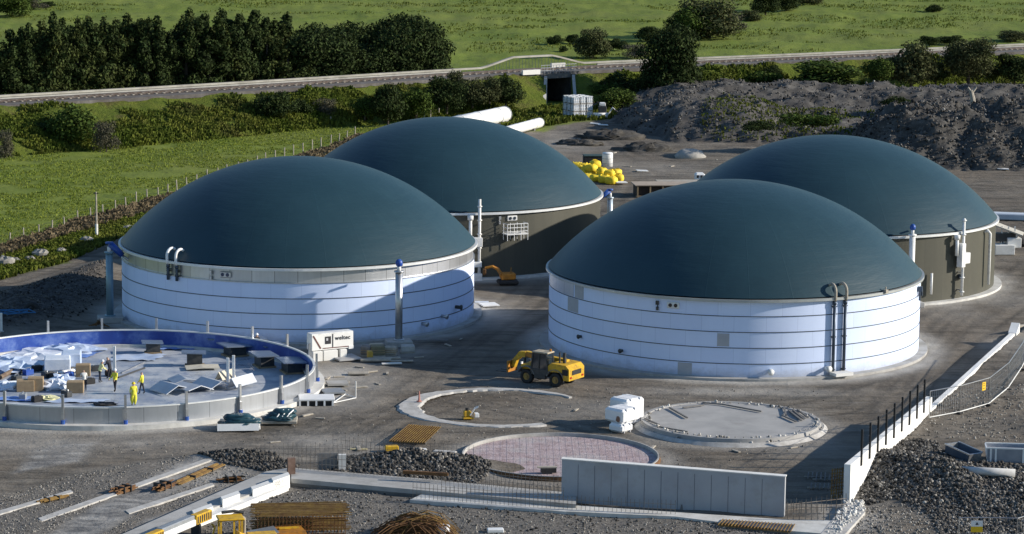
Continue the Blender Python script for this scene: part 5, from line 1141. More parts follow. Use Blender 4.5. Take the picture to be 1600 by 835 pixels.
# yellow loader at the bottom edge
def loader():
    P = at(360, 878); rz = .25
    t = local(thing('wheel_loader', 'yellow loader with open canopy cab at the bottom left edge', 'loader', (P.x, P.y, 0), rz))
    g = MB(); g.box((0, 0, 3.05), (1.9, 1.5, .16), bev=.06); g.build('canopy', yellow, t); 
    for x, y in ((-.8, -.6), (-.8, .6), (.2, -.6), (.8, .6), (.8, -.6)): MB().box((x*.95, y, 2.2), (.13, .13, 1.7)).build('canopy_post', yellow, t)
    MB().tube([(-.5, .8, 3.25), (.4, .85, 3.3), (1.1, .8, 3.15)], .11, 8).build('exhaust', dark_steel, t)
    MB().tube([(1.05, .2, 1.6), (1.08, .2, 2.9), (.95, .2, 3.0)], .1, 8).build('handrail', oldwood, t)
    MB().box((0, 0, 1.15), (2.4, 1.7, .8), bev=.08).build('body', dark_steel, t); MB().box((0, 0, 1.75), (.7, .6, .5), bev=.08).build('seat', black, t)
    MB().box((.75, -.3, 1.8), (.9, .8, .5), .3, tilt=.4, bev=.05).build('dashboard', yellow, t); MB().box((-1.9, 0, 1.2), (1.7, 1.4, .9), bev=.12).build('front_body', M('dull_grey_hood', (.12, .125, .12), (.18, .18, .17), 1.5, .6), t)
    for x in (-1.7, 1.5):
        for y in (-1.0, 1.0):
            g = MB(); g.lathe((0, 0, 0), [(.35, -.25), (.62, -.25), (.68, -.1), (.68, .1), (.62, .25), (.35, .25)], 20, close=True); g.v = [Vector((x+p.x, y+p.z, .68+p.y)) for p in g.v]; w_ = g.build('wheel', black, t, True); MB().cyl((x, y-.2, .68), (x, y+.2, .68), .36, n=14).build('rim', yellow, w_)
    MB().tube([(-1.2, .75, 1.6), (-1.0, .75, 2.3), (-1.25, .75, 2.5)], .07, 6).build('grab_rail', yellow, t)
    MB().box((2.3, .0, 1.3), (2.3, 1.5, 1.0), bev=.1).build('bonnet', orange, t); MB().box((2.3, 0, 1.84), (2.1, 1.1, .1), bev=.04).build('bonnet_top', yellow, t)
    t.scale = (.8, .8, .86)
    return t
loader()
P0, P1 = at(224, 846, .9), at(326, 803, .9); d = P1-P0; rz = math.atan2(d.y, d.x); L_ = d.length
t = local(thing('access_ramp', 'long pale machine ramp with two yellow slotted end grilles at the lower left', 'ramp', ((P0.x+P1.x)/2, (P0.y+P1.y)/2, 0), rz))
for x0, x1 in ((-L_/2+.2, -L_/2+1.9), (L_/2-1.8, L_/2)):
    t_ = MB().box(((x0+x1)/2, 0, .9), (x1-x0, .5, .6), bev=.04).build('end_grille', yellow, t)
    for k_ in range(7): MB().box((x0+.15+(x1-x0-.3)*k_/6, -.252, .9), (.12, .03, .42)).build('slot', black, t_)
MB().box((0, .1, .95), (L_-3.7, .5, .55), bev=.05).build('middle_panel', grey_steel, t); MB().box((0, -.17, .78), (L_-3.7, .14, .4), bev=.05).build('white_cover', white_pl, t)
for x in (-L_*.3, L_*.3): MB().box((x, 0, .3), (.2, .6, .6)).build('support_leg', dark_steel, t)
# orange lidded skip at the bottom edge
P = at(436, 860); t = local(thing('site_hopper', 'orange and grey sloping machine bonnet at the bottom edge below the rebar stack', 'hopper', (P.x, P.y, 0), .3))
g = MB(); vs = [(-2.0, .2), (-2.0, 1.0), (-.2, 1.25), (1.4, 1.3), (1.9, .3)]; n_ = 5
g.add([(x, -.9, z) for x, z in vs]+[(x, .9, z) for x, z in vs], [tuple(range(n_)), tuple(range(9, 4, -1))]+[(i, n_+i, n_+(i+1) % n_, (i+1) % n_) for i in range(n_)]); g.build('hood', orange, t)
MB().box((-1.0, 0, 1.17), (1.7, 1.5, .06), tilt=-.13).build('grey_lid', grey_steel, t); MB().box((.6, 0, 1.32), (1.2, .3, .06)).build('yellow_stripe', yellow, t)
MB().box((2.2, -.2, .35), (.7, 1.3, .6), bev=.05).build('pale_end_box', oldwood, t)

# mini digger between the left tanks
P = at(783, 446); t = thing('mini_excavator', 'small orange digger with folded arm behind the left tank', 'excavator', P)
MB().box(P+Vector((.6, .2, .3)), (1.9, 1.3, .45), .2, bev=.15).build('tracks', black, t); MB().box(P+Vector((.6, .2, .85)), (1.3, 1.1, .6), .3, bev=.1).build('body', orange, t)
g = MB(); g.tube([P+Vector((.1, .1, .9)), P+Vector((-.3, 0, 1.5)), P+Vector((-.8, 0, 1.75)), P+Vector((-1.5, 0, 1.6))], [.18, .17, .15, .13], 6); g.build('boom', orange, t)
g = MB(); g.tube([P+Vector((-.35, -.1, 1.5)), P+Vector((0.1, -.15, .7)), P+Vector((.2, -.15, .2))], .12, 6); g.build('dipper_arm', orange, t)
MB().box(P+Vector((-1.55, 0, 1.25)), (.3, .5, .6), bev=.06).build('bucket', rust, t)
for s in (-.3, .3): MB().cyl(P+Vector((.9, .2+s, 1.1)), P+Vector((.9, .2+s, 1.6)), .05, n=6).build('guard_bar', rust_y, t)
P = at(764, 478); tag(MB().box(P+Vector((0, 0, .12)), (1.5, 1.6, .1), .3).build('insulation_board', white_pl), 'white board lying on the ground right of the left tank', 'board')
P = at(753, 473); tag(MB().box(P+Vector((0, 0, .05)), (1.2, .5, .08), .1).build('insulation_board', wrap), 'narrow white strip on the ground against the left tank footing', 'board')

# site sign on white blocks
P0, P1 = at(487, 572), at(549, 566); P0 = at(487, 566); P1 = at(552, 560)
sd_ = P1-P0; srz = math.atan2(sd_.y, sd_.x); SL = sd_.length; sc_ = (P0+P1)/2
t = local(thing('site_cabin', 'white site hoarding with dark logo and slanting stripe standing on white blocks', 'site cabin', (sc_.x, sc_.y, 0), srz))
MB().box((0, .45, 1.55), (SL, .9, 1.35), bev=.03).build('cabin_body', steel_w, t)
MB().box((-.05, -.02, 1.5), (SL-.15, .03, 1.2)).build('sign_board', M('sign_white', (.82, .81, .78), (.76, .75, .72), 1, .6), t)
brn = M('sign_brown', (.14, .06, .05), None); sgb = M('sign_black', (.03, .03, .035), None)
MB().box((-SL/2+.45, -.045, 1.55), (.12, .02, 1.25), 0, tilt=-.55).build('slanting_stripe', brn, t); MB().box((.35, -.045, 1.02), (SL-1.2, .02, .07)).build('bottom_stripe', brn, t); MB().box((.0, -.045, 1.6), (.08, .02, 1.05)).build('divider_stripe', sgb, t)
o = MB().box((-.42, -.045, 1.65), (.52, .02, .6)).build('logo', sgb, t); MB().lathe((0, 0, 0), [(.09, -.01), (.14, -.01), (.14, .01), (.09, .01)], 14, close=True)
MB().box((-.50, -.06, 1.72), (.16, .012, .2)).build('logo_mark', M('logo_grey', (.5, .5, .52), None), o)
fc = bpy.data.curves.new('lettering', 'FONT'); fc.body = 'weltec'; fc.size = .46; fc.extrude = .008; fc.align_x = 'LEFT'; fc.space_character = 1.1; fc.offset = .008
to = bpy.data.objects.new('lettering', fc); COL.objects.link(to); to.parent = t; to.location = (.2, -.05, 1.62); to.rotation_euler = (PI/2, 0, 0); fc.materials.append(sgb)
dg = bpy.context.evaluated_depsgraph_get(); lm = bpy.data.meshes.new_from_object(to.evaluated_get(dg)); bpy.data.objects.remove(to)
lo = bpy.data.objects.new('lettering', lm); COL.objects.link(lo); lo.parent = t; lo.location = (.2, -.05, 1.62); lo.rotation_euler = (PI/2, 0, 0)
MB().box((SL/2-.22, -.05, .93), (.42, .04, .26)).build('corner_plate', white_pl, t)
for x, w_ in ((-SL/2+.45, .85), (-.25, 1.25), (SL/2-.95, .6)): MB().box((x, .2, .42), (w_, .8, .84), bev=.05).build('base_block', white_conc, t)
# stores in front of the left tank
store = ((590, 556, (1.1, .9, .75), M('olive_crate', (.2, .19, .12), (.14, .13, .09), 2, .85), 'olive crate next to the white hoarding', 'crate'), (572, 556, (.8, .8, .7), gt, 'dark grey crate just right of the white hoarding', 'crate'), (588, 549, (1.1, .8, .5), M('pale_sack', (.52, .46, .34), (.44, .39, .3), 2, .9), 'cream sack pile behind the olive crate', 'sack'), (578, 562, (.4, .7, .6), M('ochre_crate', (.4, .27, .05), None), 'narrow ochre box left of the cream sacks', 'box'), (610, 555, (1.0, .8, .6), oldwood, 'weathered wooden crate in front of the vent column plinth', 'crate'), (637, 551, (1.1, .9, .5), lean, 'pale block right of the vent column plinth', 'block'))
for px_, py_, s_, mat, lb, cat in store:
    P = at(px_, py_); t = thing(cat if cat in ('sack', 'box') else 'storage_'+cat, lb, cat, P); rz_ = random.uniform(-.2, .3)
    MB().box(P+Vector((0, 0, s_[2]/2+.1)), s_, rz_, bev=.06).build('load', mat, t); MB().box(P+Vector((0, 0, .05)), (s_[0]*1.05, s_[1]*1.05, .1), rz_).build('pallet', oldwood, t)
    if cat == 'crate':
        for z in (.3, .55): MB().box(P+Vector((0, 0, z*s_[2]+.1)), (s_[0]*1.03, s_[1]*1.03, .06), rz_).build('slat', wood, t)
for px_, py_, s_, rz_, mat, lb in ((534, 563, (1.2, 2.0, .14), .45, M('grey_plate', (.42, .42, .42), (.34, .34, .35), 1, .6, .3), 'left one of two flat grey plates in front of the hoarding'), (550, 561, (.9, 2.2, .12), .45, M('grey_plate', (.4, .4, .4)), 'right one of two flat grey plates in front of the hoarding'), (587, 566, (2.4, .5, .16), .08, oldwood, 'pale stack of planks in front of the crates'), (600, 563, (2.6, .5, .14), .08, oldwood, 'longer plank stack just behind the pale plank stack'), (612, 571, (1.6, .35, .1), .2, white_conc, 'nearest pale plank right of the plank stacks'), (628, 567, (1.8, .35, .1), .12, oldwood, 'thin plank at the right end of the stores'), (672, 535, (3.0, .25, .1), .15, gt, 'dark plank on the ground beside the left tank footing'), (560, 586, (1.6, .8, .1), .1, oldwood, 'flat weathered board alone on the open ground'), (527, 603, (1.6, 1.2, .2), .2, concrete, 'broken concrete piece near the ring tank'), (520, 615, (1.6, 1.5, .16), .3, grey_steel, 'grey sheet lying near the ring tank beside a white slab')):
    P = at(px_, py_); nm = 'steel_plate' if 'plate' in lb else 'timber_plank' if 'plank' in lb or 'board' in lb else 'concrete_piece' if 'concrete' in lb else 'steel_sheet'
    tag(MB().box(P+Vector((0, 0, s_[2]/2+.1)), s_, rz_, bev=.02).build(nm, mat), lb, nm.split('_')[1])
# slotted white slab by the ring tank
P = at(494, 633); t = thing('slotted_slab', 'long white slab with dark slots along its front beside the ring tank', 'slab', P); MB().box(P+Vector((0, .5, .45)), (2.6, 1.9, .14), .1, bev=.03).build('top', white_pl, t)
for k_ in range(5): MB().box(P+Matrix.Rotation(.1, 3, 'Z') @ Vector((-1.2+.6*k_, -.1, .2)), (.14, .7, .38), .1).build('rib', white_pl, t)
MB().box(P+Vector((0, .5, .19)), (2.4, 1.6, .34), .1).build('core', black, t)
P = at(528, 628); t = thing('folding_frame', 'thin white tubular frame lying open on the ground right of the slotted slab', 'frame', P)
for a_, b_ in (((520, 632), (556, 624)), ((556, 624), (556, 596)), ((520, 632), (540, 618)), ((540, 618), (556, 624))):
    q0 = at(*a_)+Vector((0, 0, .1)); q1 = at(*b_)+Vector((0, 0, .1))
    if b_ == (556, 596): q1 = q0+Vector((0, 0, 1.25))
    MB().cyl(q0, q1, .04, n=6).build('frame_tube', steel_w, t)
# membrane rolls on pallets
for px_, py_, w_, d_, rz_, lb in ((374, 676, 2.9, 1.9, .12, 'dark folded membrane in a white tray at the ring tank, left one'), (437, 667, 2.5, 1.8, .05, 'dark folded membrane heap with white streaks at the ring tank, right one')):
    P = at(px_, py_-6); t = thing('folded_membrane', lb, 'membrane', P)
    MB().box(P+Vector((0, 0, .2)), (w_, d_, .22), rz_, bev=.04).build('tray', oldwood if px_ > 400 else steel_w, t)
    for k_ in range(4): g = MB(); g.blob(P+Vector((random.uniform(-.3, .3), .1*k_-.15, .42+.13*k_)), (w_*.44-.1*k_, d_*.42-.06*k_, .2), 16, 8, .22, rz_, 0, .7); g.build('membrane_fold', membrane, t, True)
    if px_ > 400:
        for k_ in range(3): MB().tube([P+Vector((-.2+.35*k_, -.75, .45)), P+Vector((.0+.35*k_, -.5, .75)), P+Vector((.3+.35*k_, -.1, .98))], .05, 5).build('tie_strap', white_pl, t)
    else:
        for s in (-1, 1): MB().box(P+Vector((0, s*d_/2, .3)), (w_, .06, .5), rz_, tilt=s*.3, tax='X').build('tray_flap', white_pl, t)
# tyre, rope and the like left of the tanks
P = at(50, 499); g = MB(); g.lathe((0, 0, 0), [(.35, -.2), (.62, -.22), (.72, -.1), (.72, .1), (.62, .22), (.35, .2)], 24, close=True); g.v = [P+Vector((v.x, v.z*.9+v.y*.25, .8+v.y*.95)) for v in g.v]; tag(g.build('old_tyre', black, None, True), 'big black tyre leaning on the dark soil bank at the left', 'tyre')
rope_m = M('blue_rope', (.03, .14, .3), None, rough=.7); P = at(22, 505)
g = MB(); g.tube([P+Vector((1.6*math.cos(i*.9)*(.3+.06*i), .9*math.sin(i*.9)*(.3+.06*i), .25+.12*(i % 2)+float(base_h(P.x, P.y)))) for i in range(18)], .05, 5); tag(g.build('blue_rope', rope_m), 'tangled blue rope on the ground left of the black tyre', 'rope')
for px_, py_, h_, lb in ((2, 519, 1.6, 'pale post at the very left edge behind the ring tank'), (168, 503, .9, 'short bent pipe post beside the plinth of the tall vent column')):
    P = at(px_, py_); t = thing('marker_post', lb, 'post', P); MB().box(P+Vector((0, 0, h_/2)), (.2, .15, h_)).build('shaft', steel_w, t); MB().box(P+Vector((0, 0, .04)), (.4, .4, .08)).build('foot', concrete, t)
P = at(155, 512); g = MB()
for i in range(9): g.tube([P+Vector((-.9+.1*i, random.uniform(-.3, .3), .15)), P+Vector((random.uniform(-.2, .2), random.uniform(-.2, .4), .3+.05*i)), P+Vector((.9-.1*i, random.uniform(-.3, .3), .12))], .04, 5)
tag(g.build('hose_tangle', rust), 'rusty brown tangle of hoses beside the tall vent column plinth', 'hose')

# ---- temporary fence panels on the right
def zb(x, y): return float(base_h(x, y))
fpx = [(1452, 656), (1499, 647), (1545, 634), (1575, 608), (1596, 577), (1612, 545)]
flab = ['nearest wire fence panel, its foot lowest at the retaining wall', 'second wire fence panel from the retaining wall', 'wire fence panel carrying the yellow notice', 'wire fence panel beyond the yellow notice', 'farthest wire fence panel at the right edge']
def fence_panel(label, A, B, h_=1.95, brace=True):
    A = Vector((A.x, A.y, zb(A.x, A.y)+.08)); B = Vector((B.x, B.y, zb(B.x, B.y)+.08)); t = thing('fence_panel', label, 'fence panel', (A+B)/2, group='temporary wire fence panels'); up = Vector((0, 0, h_))
    for q in (A, B): MB().cyl(q, q+up, .032, n=6).build('upright', galv, t)
    for q in (.06, h_): MB().cyl(A+Vector((0, 0, q)), B+Vector((0, 0, q)), .04 if q < 1 else .032, n=6).build('rail', steel_w if q < 1 else galv, t)
    g = MB(); n_ = int((B-A).length/.22)
    for i in range(1, n_): q = A.lerp(B, i/n_); g.cyl(q+Vector((0, 0, .06)), q+up, .007, n=3, cap=False)
    for z in (.5, 1.0, 1.5): g.cyl(A+Vector((0, 0, z)), B+Vector((0, 0, z)), .007, n=3, cap=False)
    g.build('wire_infill', galv, t)
    d = (B-A); n2 = Vector((-d.y, d.x, 0)).normalized()
    MB().box(A.lerp(B, .93)+Vector((0, 0, -.0)), (.7, .24, .14), math.atan2(n2.y, n2.x), bev=.03).build('foot_block', black, t)
    return t, A, B
pts_f = []
for a, b in fpx:
    q = at(a, b, 1.0); pts_f.append(q)
for i in range(5):
    t, A, B = fence_panel(flab[i], pts_f[i], pts_f[i+1])
    if i == 1:
        c = A.lerp(B, .8)+Vector((0, 0, 1.45)); d = B-A; rz_ = math.atan2(d.y, d.x)
        ts = thing('notice_sign', 'small yellow notice hung on the curved wire fence', 'sign', c-Vector((0, 0, .3))); MB().box(c-Vector((0, .05, 0)), (.45, .03, .6), rz_).build('board', M('sign_yellow', (.8, .5, .02), None), ts)
        for z in (-.15, 0.05, .2): MB().box(c+Vector((0, -.075, z)), (.22, .015, .07), rz_).build('dark_mark', M('sign_ink', (.25, .12, .02), None), ts)
bt = [(1496, 866), (1542, 866), (1590, 868)]
q = [at(a, b) for a, b in bt]
q = [at(1497, 862), at(1543, 862), at(1588, 863), at(1640, 846)]
for i, lb in enumerate(('left one of two linked fence panels at the lower right corner, with a notice', 'middle fence panel at the lower right corner', 'fence panel turning away at the lower right corner, rightmost')):
    t, A, B = fence_panel(lb, q[i], q[i+1])
    if i == 0:
        c = A.lerp(B, .6)+Vector((0, -.06, 1.45)); ts = thing('notice_sign', 'white and yellow notice on the fence panel at the lower right corner', 'sign', c-Vector((0, 0, .35)))
        MB().box(c+Vector((0, 0, .15)), (.7, .03, .35)).build('white_half', white_pl, ts); MB().box(c+Vector((0, 0, -.2)), (.7, .03, .35)).build('yellow_half', M('sign_yellow', (.8, .5, .02)), ts)
        MB().add([c+Vector((x, -.03, z)) for x, z in ((-.1, .08), (.1, .08), (0, .25))], [(0, 1, 2)]).build('warning_mark', sgb, ts)
# troughs on the raised ground
def trough(label, px0, py0, px1, py1, z, wd_, hg, mat, mat2, tip=0, rails=False):
    a_, b_ = at(px0, py0, z), at(px1, py1, z); d = b_-a_; c = (a_+b_)/2; c.z = zb(c.x, c.y); rz_ = math.atan2(d.y, d.x); L_ = d.length
    t = local(thing('skip', label, 'skip', c, rz_)); t.rotation_euler = (0, tip, rz_)
    for s in (-1, 1): MB().box((0, s*wd_/2, hg/2), (L_, .08, hg), 0, tilt=-s*.12, tax='X').build('side_panel', mat, t)
    for s in (-1, 1): MB().box((s*L_/2, 0, hg/2), (.08, wd_, hg), 0, tilt=s*.12).build('end_panel', mat2, t)
    MB().box((0, 0, .08), (L_*.95, wd_*.9, .1)).build('floor', mat, t)
    for s in (-1, 1): MB().box((0, s*(wd_/2+.06), hg), (L_+.1, .09, .09)).build('rim', mat2, t)
    if rails:
        for x in (-L_*.42, -L_*.3, L_*.36): MB().box((x, -wd_/2-.07, hg*.5), (.12, .1, hg)).build('stiffener', mat2, t)
trough('white framed skip with dark inside on the raised ground at the right edge', 1541, 719, 1606, 721, 1.0, 1.4, .95, M('skip_grey', (.3, .32, .36), (.24, .26, .3), 2, .6), white_pl, 0, True)
trough('dark blue skip tipped over on the raised ground left of the white skip', 1486, 712, 1522, 722, 1.0, 1.1, .6, M('dark_blue_skip', (.03, .06, .1), (.05, .08, .12), 2, .5), galv, .12)
a_, b_ = at(1494, 743, 1.0), at(1586, 748, 1.0); g = MB(); g.cyl(a_+Vector((0, 0, .35)), b_+Vector((0, 0, .35)), .27, n=12); tag(g.build('concrete_pipe', M('dusty_pipe', (.55, .55, .55), (.42, .42, .41), 1.5, .8), None, True), 'long pale pipe lying on the gravel crest below the skips', 'pipe')
P = at(1494, 600, 1.0); t = thing('fuel_can', 'small yellow green can with dark cap beside the low part of the retaining wall', 'can', Vector((P.x, P.y, zb(P.x, P.y)))); P = Vector((P.x, P.y, zb(P.x, P.y))); MB().box(P+Vector((0, 0, .32)), (.7, .45, .6), .4, bev=.1).build('can_body', M('olive_yellow', (.4, .4, .1), (.3, .3, .1), 2, .6), t); MB().cyl(P+Vector((-.15, 0, .6)), P+Vector((-.2, 0, .85)), .12, n=8).build('cap', black, t)
# low fence and pale pipe beyond the end of the retaining wall
a_, b_ = at(1582, 513, .6), at(1640, 503, .6); g = MB(); g.box((a_+b_)/2, ((b_-a_).length, .3, .3), math.atan2((b_-a_).y, (b_-a_).x)); tag(g.build('barrier_beam', oldwood), 'pale beam running right from the far end of the retaining wall', 'beam')

# loose offcuts about the stores and the ring tank
sc0 = None
oc = ((530, 590), (545, 598), (562, 575), (580, 582), (605, 585), (640, 565), (655, 560), (520, 560), (512, 592), (505, 605), (538, 610), (565, 606), (590, 600), (480, 650), (500, 655), (700, 540), (720, 530), (1020, 700), (1150, 706), (1240, 700), (900, 640), (760, 690), (1400, 520), (1470, 455), (1050, 260), (1120, 250), (980, 262), (960, 240), (560, 700), (430, 690))
for k_, (a, b) in enumerate(oc):
    P = at(a, b); P.z = zb(P.x, P.y)
    if sc0 is None: sc0 = tag(MB().box(P+Vector((0, 0, .06)), (.9, .22, .09), .3, bev=.02).build('timber_offcut', oldwood), 'short weathered timber offcut lying loose on the open yard', 'offcut', 'loose timber offcuts on the yard')
    else: dup(sc0, P, random.uniform(0, 3), scale=random.uniform(.6, 1.3))
# ================================================================== FAR YARD STORES
# white tubes
def tube_thing(label, px0, py0, px1, py1, r_, z):
    a_, b_ = at(px0, py0, z), at(px1, py1, z); t = thing('steel_tube', label, 'pipe', ((a_+b_)/2).xy.to_3d()); d = (b_-a_).normalized()
    MB().cyl(a_, b_, r_, n=24).build('shell', white_pl, t, True)
    for u in (.2, .5, .86, 1.0):
        c = a_.lerp(b_, u); MB().cyl(c-d*.08, c+d*.08, r_*1.05, n=24).build('flange', steel_w if u < .9 else grey_steel, t)
    for u in (.25, .8): c = a_.lerp(b_, u); MB().box((c.x, c.y, (z-r_)/2+.1), (.5, r_*2, max(.2, z-r_+.3)), math.atan2(d.y, d.x)).build('cradle', gt, t)
tube_thing('thick white pipe section with end flange lying behind the rear left dome', 700, 197, 788, 179, 1.12, 1.3)
tube_thing('thinner white pipe lying right of the thick white pipe', 770, 211, 843, 192, .68, .8)
P = at(789, 193); tag(MB().box(P+Vector((0, 0, .6)), (.3, .5, 1.2)).build('gate_post', white_pl), 'white post standing at the end of the thick white pipe', 'post')
# stack of white cage containers
P = at(895, 186); rz0 = -.35
cg = local(thing('cage_container', 'white caged liquid container in the block stacked before the railway bridge', 'container', (0, 0, 0)))
MB().box((0, 0, .52), (.86, .86, .8), bev=.08).build('bottle', M('container_white', (.6, .64, .7), (.5, .55, .62), 2, .5), cg)
g = MB()
for x in (-.45, -.15, .15, .45):
    for y in (-.45, .45): g.box((x, y, .55), (.06, .06, .95)); g.box((y, x, .55), (.06, .06, .95))
for z in (.12, .5, .98):
    for y in (-.45, .45): g.box((0, y, z), (.96, .05, .06)); g.box((y, 0, z), (.05, .96, .06))
g.build('cage', white_pl, cg); MB().box((0, 0, .05), (.95, .95, .1)).build('pallet', gt, cg)
Mx = Matrix.Rotation(rz0+.85, 3, 'Z'); first = True
rowl = ['left', 'middle', 'right']; 
for i in range(3):
    for j in range(3):
        for k_ in range(3):
            if i and j and k_ < 2: continue
            L_ = P+Mx @ Vector((i*1.08, j*1.08, 0))+Vector((.3, 0, k_*1.08))
            if first: cg.location = L_; cg.rotation_euler = (0, 0, rz0+.85); cg['group'] = 'white caged containers stacked before the bridge'; first = False
            else: dup(cg, L_, rz0+.85, group='white caged containers stacked before the bridge')
P = at(940, 186); t = thing('site_compressor', 'white towed machine with dark engine right of the stacked caged containers', 'machine', P)
MB().cyl(P+Vector((-1.2, 0, .5)), P+Vector((.9, .1, .5)), .38, n=14).build('tank_body', white_pl, t, True); MB().box(P+Vector((.1, .5, 1.2)), (1.1, 1.0, 1.2), .1, bev=.1).build('engine_box', dark_steel, t); MB().box(P+Vector((.1, .5, 2.05)), (.8, .9, .5), .1, bev=.08).build('cab', steel_w, t)
for s in (-.7, .8): MB().cyl(P+Vector((s, .75, .35)), P+Vector((s, .95, .35)), .35, n=12).build('wheel', black, t)
MB().tube([P+Vector((.9, .6, .5)), P+Vector((1.6, .6, 1.6)), P+Vector((1.9, .5, 1.3))], .1, 6).build('arm', steel_w, t)
for px_, py_, lb in ((930, 196, 'left white scrap on the track below the caged containers'), (942, 198, 'right white scrap on the track below the caged containers'), (1003, 270, 'white strip lying on the open yard beyond the tanks'), (970, 288, 'white sheet on the ground right of the yellow sacks'), (1490, 256, 'white sheet at the foot of the black soil heap'), (1567, 267, 'small pale scrap on the open yard at the right')):
    P = at(px_, py_); tag(MB().box(P+Vector((0, 0, .25)), (1.4, .9, .1), random.uniform(-.4, .4), tilt=.05).build('plastic_scrap', white_pl), lb, 'scrap')
# yellow bags
yb = local(thing('bulk_bag', 'bright yellow bulk bag in the pile between the rear tanks', 'bulk bag', (0, 0, 0)))
MB().blob((0, 0, .4), (.66, .58, .42), 14, 8, .08, 0, 0, .6).build('bag', yellow_bag, yb, True)
for s in (-.35, .35): MB().tube([(s, -.3, .7), (s, -.15, .86), (s, .15, .86), (s, .3, .7)], .05, 5).build('lifting_loop', yellow_bag, yb)
bags = [(900, 264, 0), (912, 266, 0), (921, 270, 0), (931, 274, 0), (905, 268, 0), (916, 270, 0), (926, 272, 0), (938, 274, 0), (950, 277, 0), (955, 280, 0), (942, 281, 0), (930, 284, 0), (918, 281, 0), (908, 276, 0), (944, 286, 0), (955, 288, 0), (966, 284, 0), (962, 276, 0), (924, 276, .6), (940, 280, .6), (952, 284, .55), (930, 270, .6)]
for i, (a, b, z) in enumerate(bags):
    P = at(a, b, 0)+Vector((0, 0, z)); r_ = random.uniform(0, 3)
    if i == 0: yb.location = P; yb['group'] = 'yellow bulk bags piled behind the rear tanks'
    else: dup(yb, P, r_, group='yellow bulk bags piled behind the rear tanks', scale=random.uniform(.9, 1.12))
P = at(949, 262); t = thing('storage_drum', 'upright white storage drum behind the yellow bulk bags', 'drum', P); MB().lathe(P, [(.01, .02), (.66, .02), (.66, 1.75), (.6, 1.85), (.01, 1.9)], 24).build('drum_shell', white_pl, t, True)
for z in (.5, 1.1, 1.7): ring_ = MB().lathe(P, [(.66, z), (.69, z+.03), (.66, z+.06)], 24, close=True).build('band', grey_steel, t)
P = at(926, 258); t = thing('dark_container', 'low black container left of the white storage drum', 'container', P); MB().box(P+Vector((0, 0, .6)), (2.3, 1.7, 1.1), .1, bev=.1).build('bin', black, t); MB().box(P+Vector((0, 0, 1.2)), (2.4, 1.8, .14), .1, bev=.05).build('lid', M('dark_teal_plastic', (.03, .06, .06), None), t)
# timber formwork stacks
A_ = at(995, 309); t = local(thing('formwork_stack', 'long stack of tan timber formwork with dark open end behind the front right dome', 'formwork', (A_.x+.0, A_.y, 0), .12))
MB().box((3.0, 1.6, 1.38), (6.4, 3.4, .1)).build('top_boards', M('tan_boards', (.4, .33, .26), (.33, .27, .21), 1.2, .85), t)
for k_ in range(5): MB().box((.1+1.45*k_, .05, .66), (.16, .2, 1.32)).build('upright', wood, t)
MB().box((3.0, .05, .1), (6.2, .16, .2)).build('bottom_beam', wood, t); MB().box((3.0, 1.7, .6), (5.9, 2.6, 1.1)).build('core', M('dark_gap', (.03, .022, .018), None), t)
A_ = at(1050, 297); t = local(thing('formwork_stack', 'greyer flat stack of formwork boards behind the tan formwork stack', 'formwork', (A_.x, A_.y, 0), .1))
MB().box((1.2, 1.5, .75), (5.4, 3.2, .12)).build('top_boards', oldwood, t); MB().box((.3, .9, .83), (2.4, 1.0, .05)).build('grey_sheet', grey_steel, t); MB().box((1.2, 1.5, .35), (5.2, 3.0, .66)).build('core', gt, t)
A_ = at(1093, 283); t = thing('small_tank', 'small white tank with dark openings between the two right domes', 'tank', A_); MB().box(A_+Vector((0, 0, .5)), (1.15, 1.1, 1.0), .1, bev=.2).build('tank_body', white_pl, t)
for s in (-.25, .2): MB().box(A_+Vector((s, -.58, .6)), (.25, .06, .3), .1).build('opening', black, t)
P = at(1078, 246); g = MB(); vs = []; N = 14
g.blob(P+Vector((0, 0, .1)), (2.0, 1.8, 1.0), 16, 8, .08); tag(g.build('stone_pile', M('pale_aggregate', (.4, .38, .35), (.3, .285, .26), 2, .95), None, True), 'small pale pile of aggregate alone on the open yard', 'stone pile')
# white plant beyond the farthest right tank
P = at(1575, 398); t = thing('process_skid', 'white metal process unit with dark openings right of the farthest right tank', 'machine', P)
MB().box(P+Vector((-.5, 0, .55)), (2.0, 1.4, 1.0), .1, bev=.05).build('lower_box', steel_w, t); MB().box(P+Vector((.5, .6, 1.2)), (1.4, 1.6, 1.0), .1, bev=.05).build('side_box', white_pl, t)
for k_ in range(4): MB().box(P+Vector((-1.3+.65*k_, .3, 1.9)), (.12, .12, 1.8)).build('frame_post', steel_w, t)
MB().box(P+Vector((0, 1.0, 2.5)), (3.4, 2.2, .12), -.25, tilt=.32).build('sloping_roof', M('cream_roof', (.55, .52, .44), (.45, .42, .36), 1.5, .7), t); MB().box(P+Vector((-.3, .6, 1.7)), (2.0, 1.0, .8), .1).build('dark_opening', dark_steel, t)
a_, b_ = at(1548, 342), at(1680, 347); g = MB(); g.box((a_+b_)/2+Vector((0, 0, .35)), ((b_-a_).length, 1.6, .7), math.atan2((b_-a_).y, (b_-a_).x), bev=.1); tag(g.build('covered_trench', M('pale_blue_cover', (.55, .6, .66), (.48, .53, .6), 1, .6)), 'long pale cover strip on the ground behind the farthest right tank', 'cover strip')
P = at(1590, 384); tag(MB().blob(P+Vector((0, 0, .4)), (1.8, 1.4, .8), 12, 7, .2).build('soil_pile', soil_m, None, True), 'dark soil pile right of the white process unit', 'soil pile')
P = at(1520, 150, 4.5); t = thing('tree_stump', 'pale torn tree stump standing on the rubble below the right round bush', 'tree stump', Vector((P.x, P.y, 3.0))); MB().tube([P+Vector((.2, 0, -2)), P+Vector((0, 0, -.4)), P+Vector((-.3, 0, .8))], [.4, .35, .3], 8).build('trunk', oldwood, t)
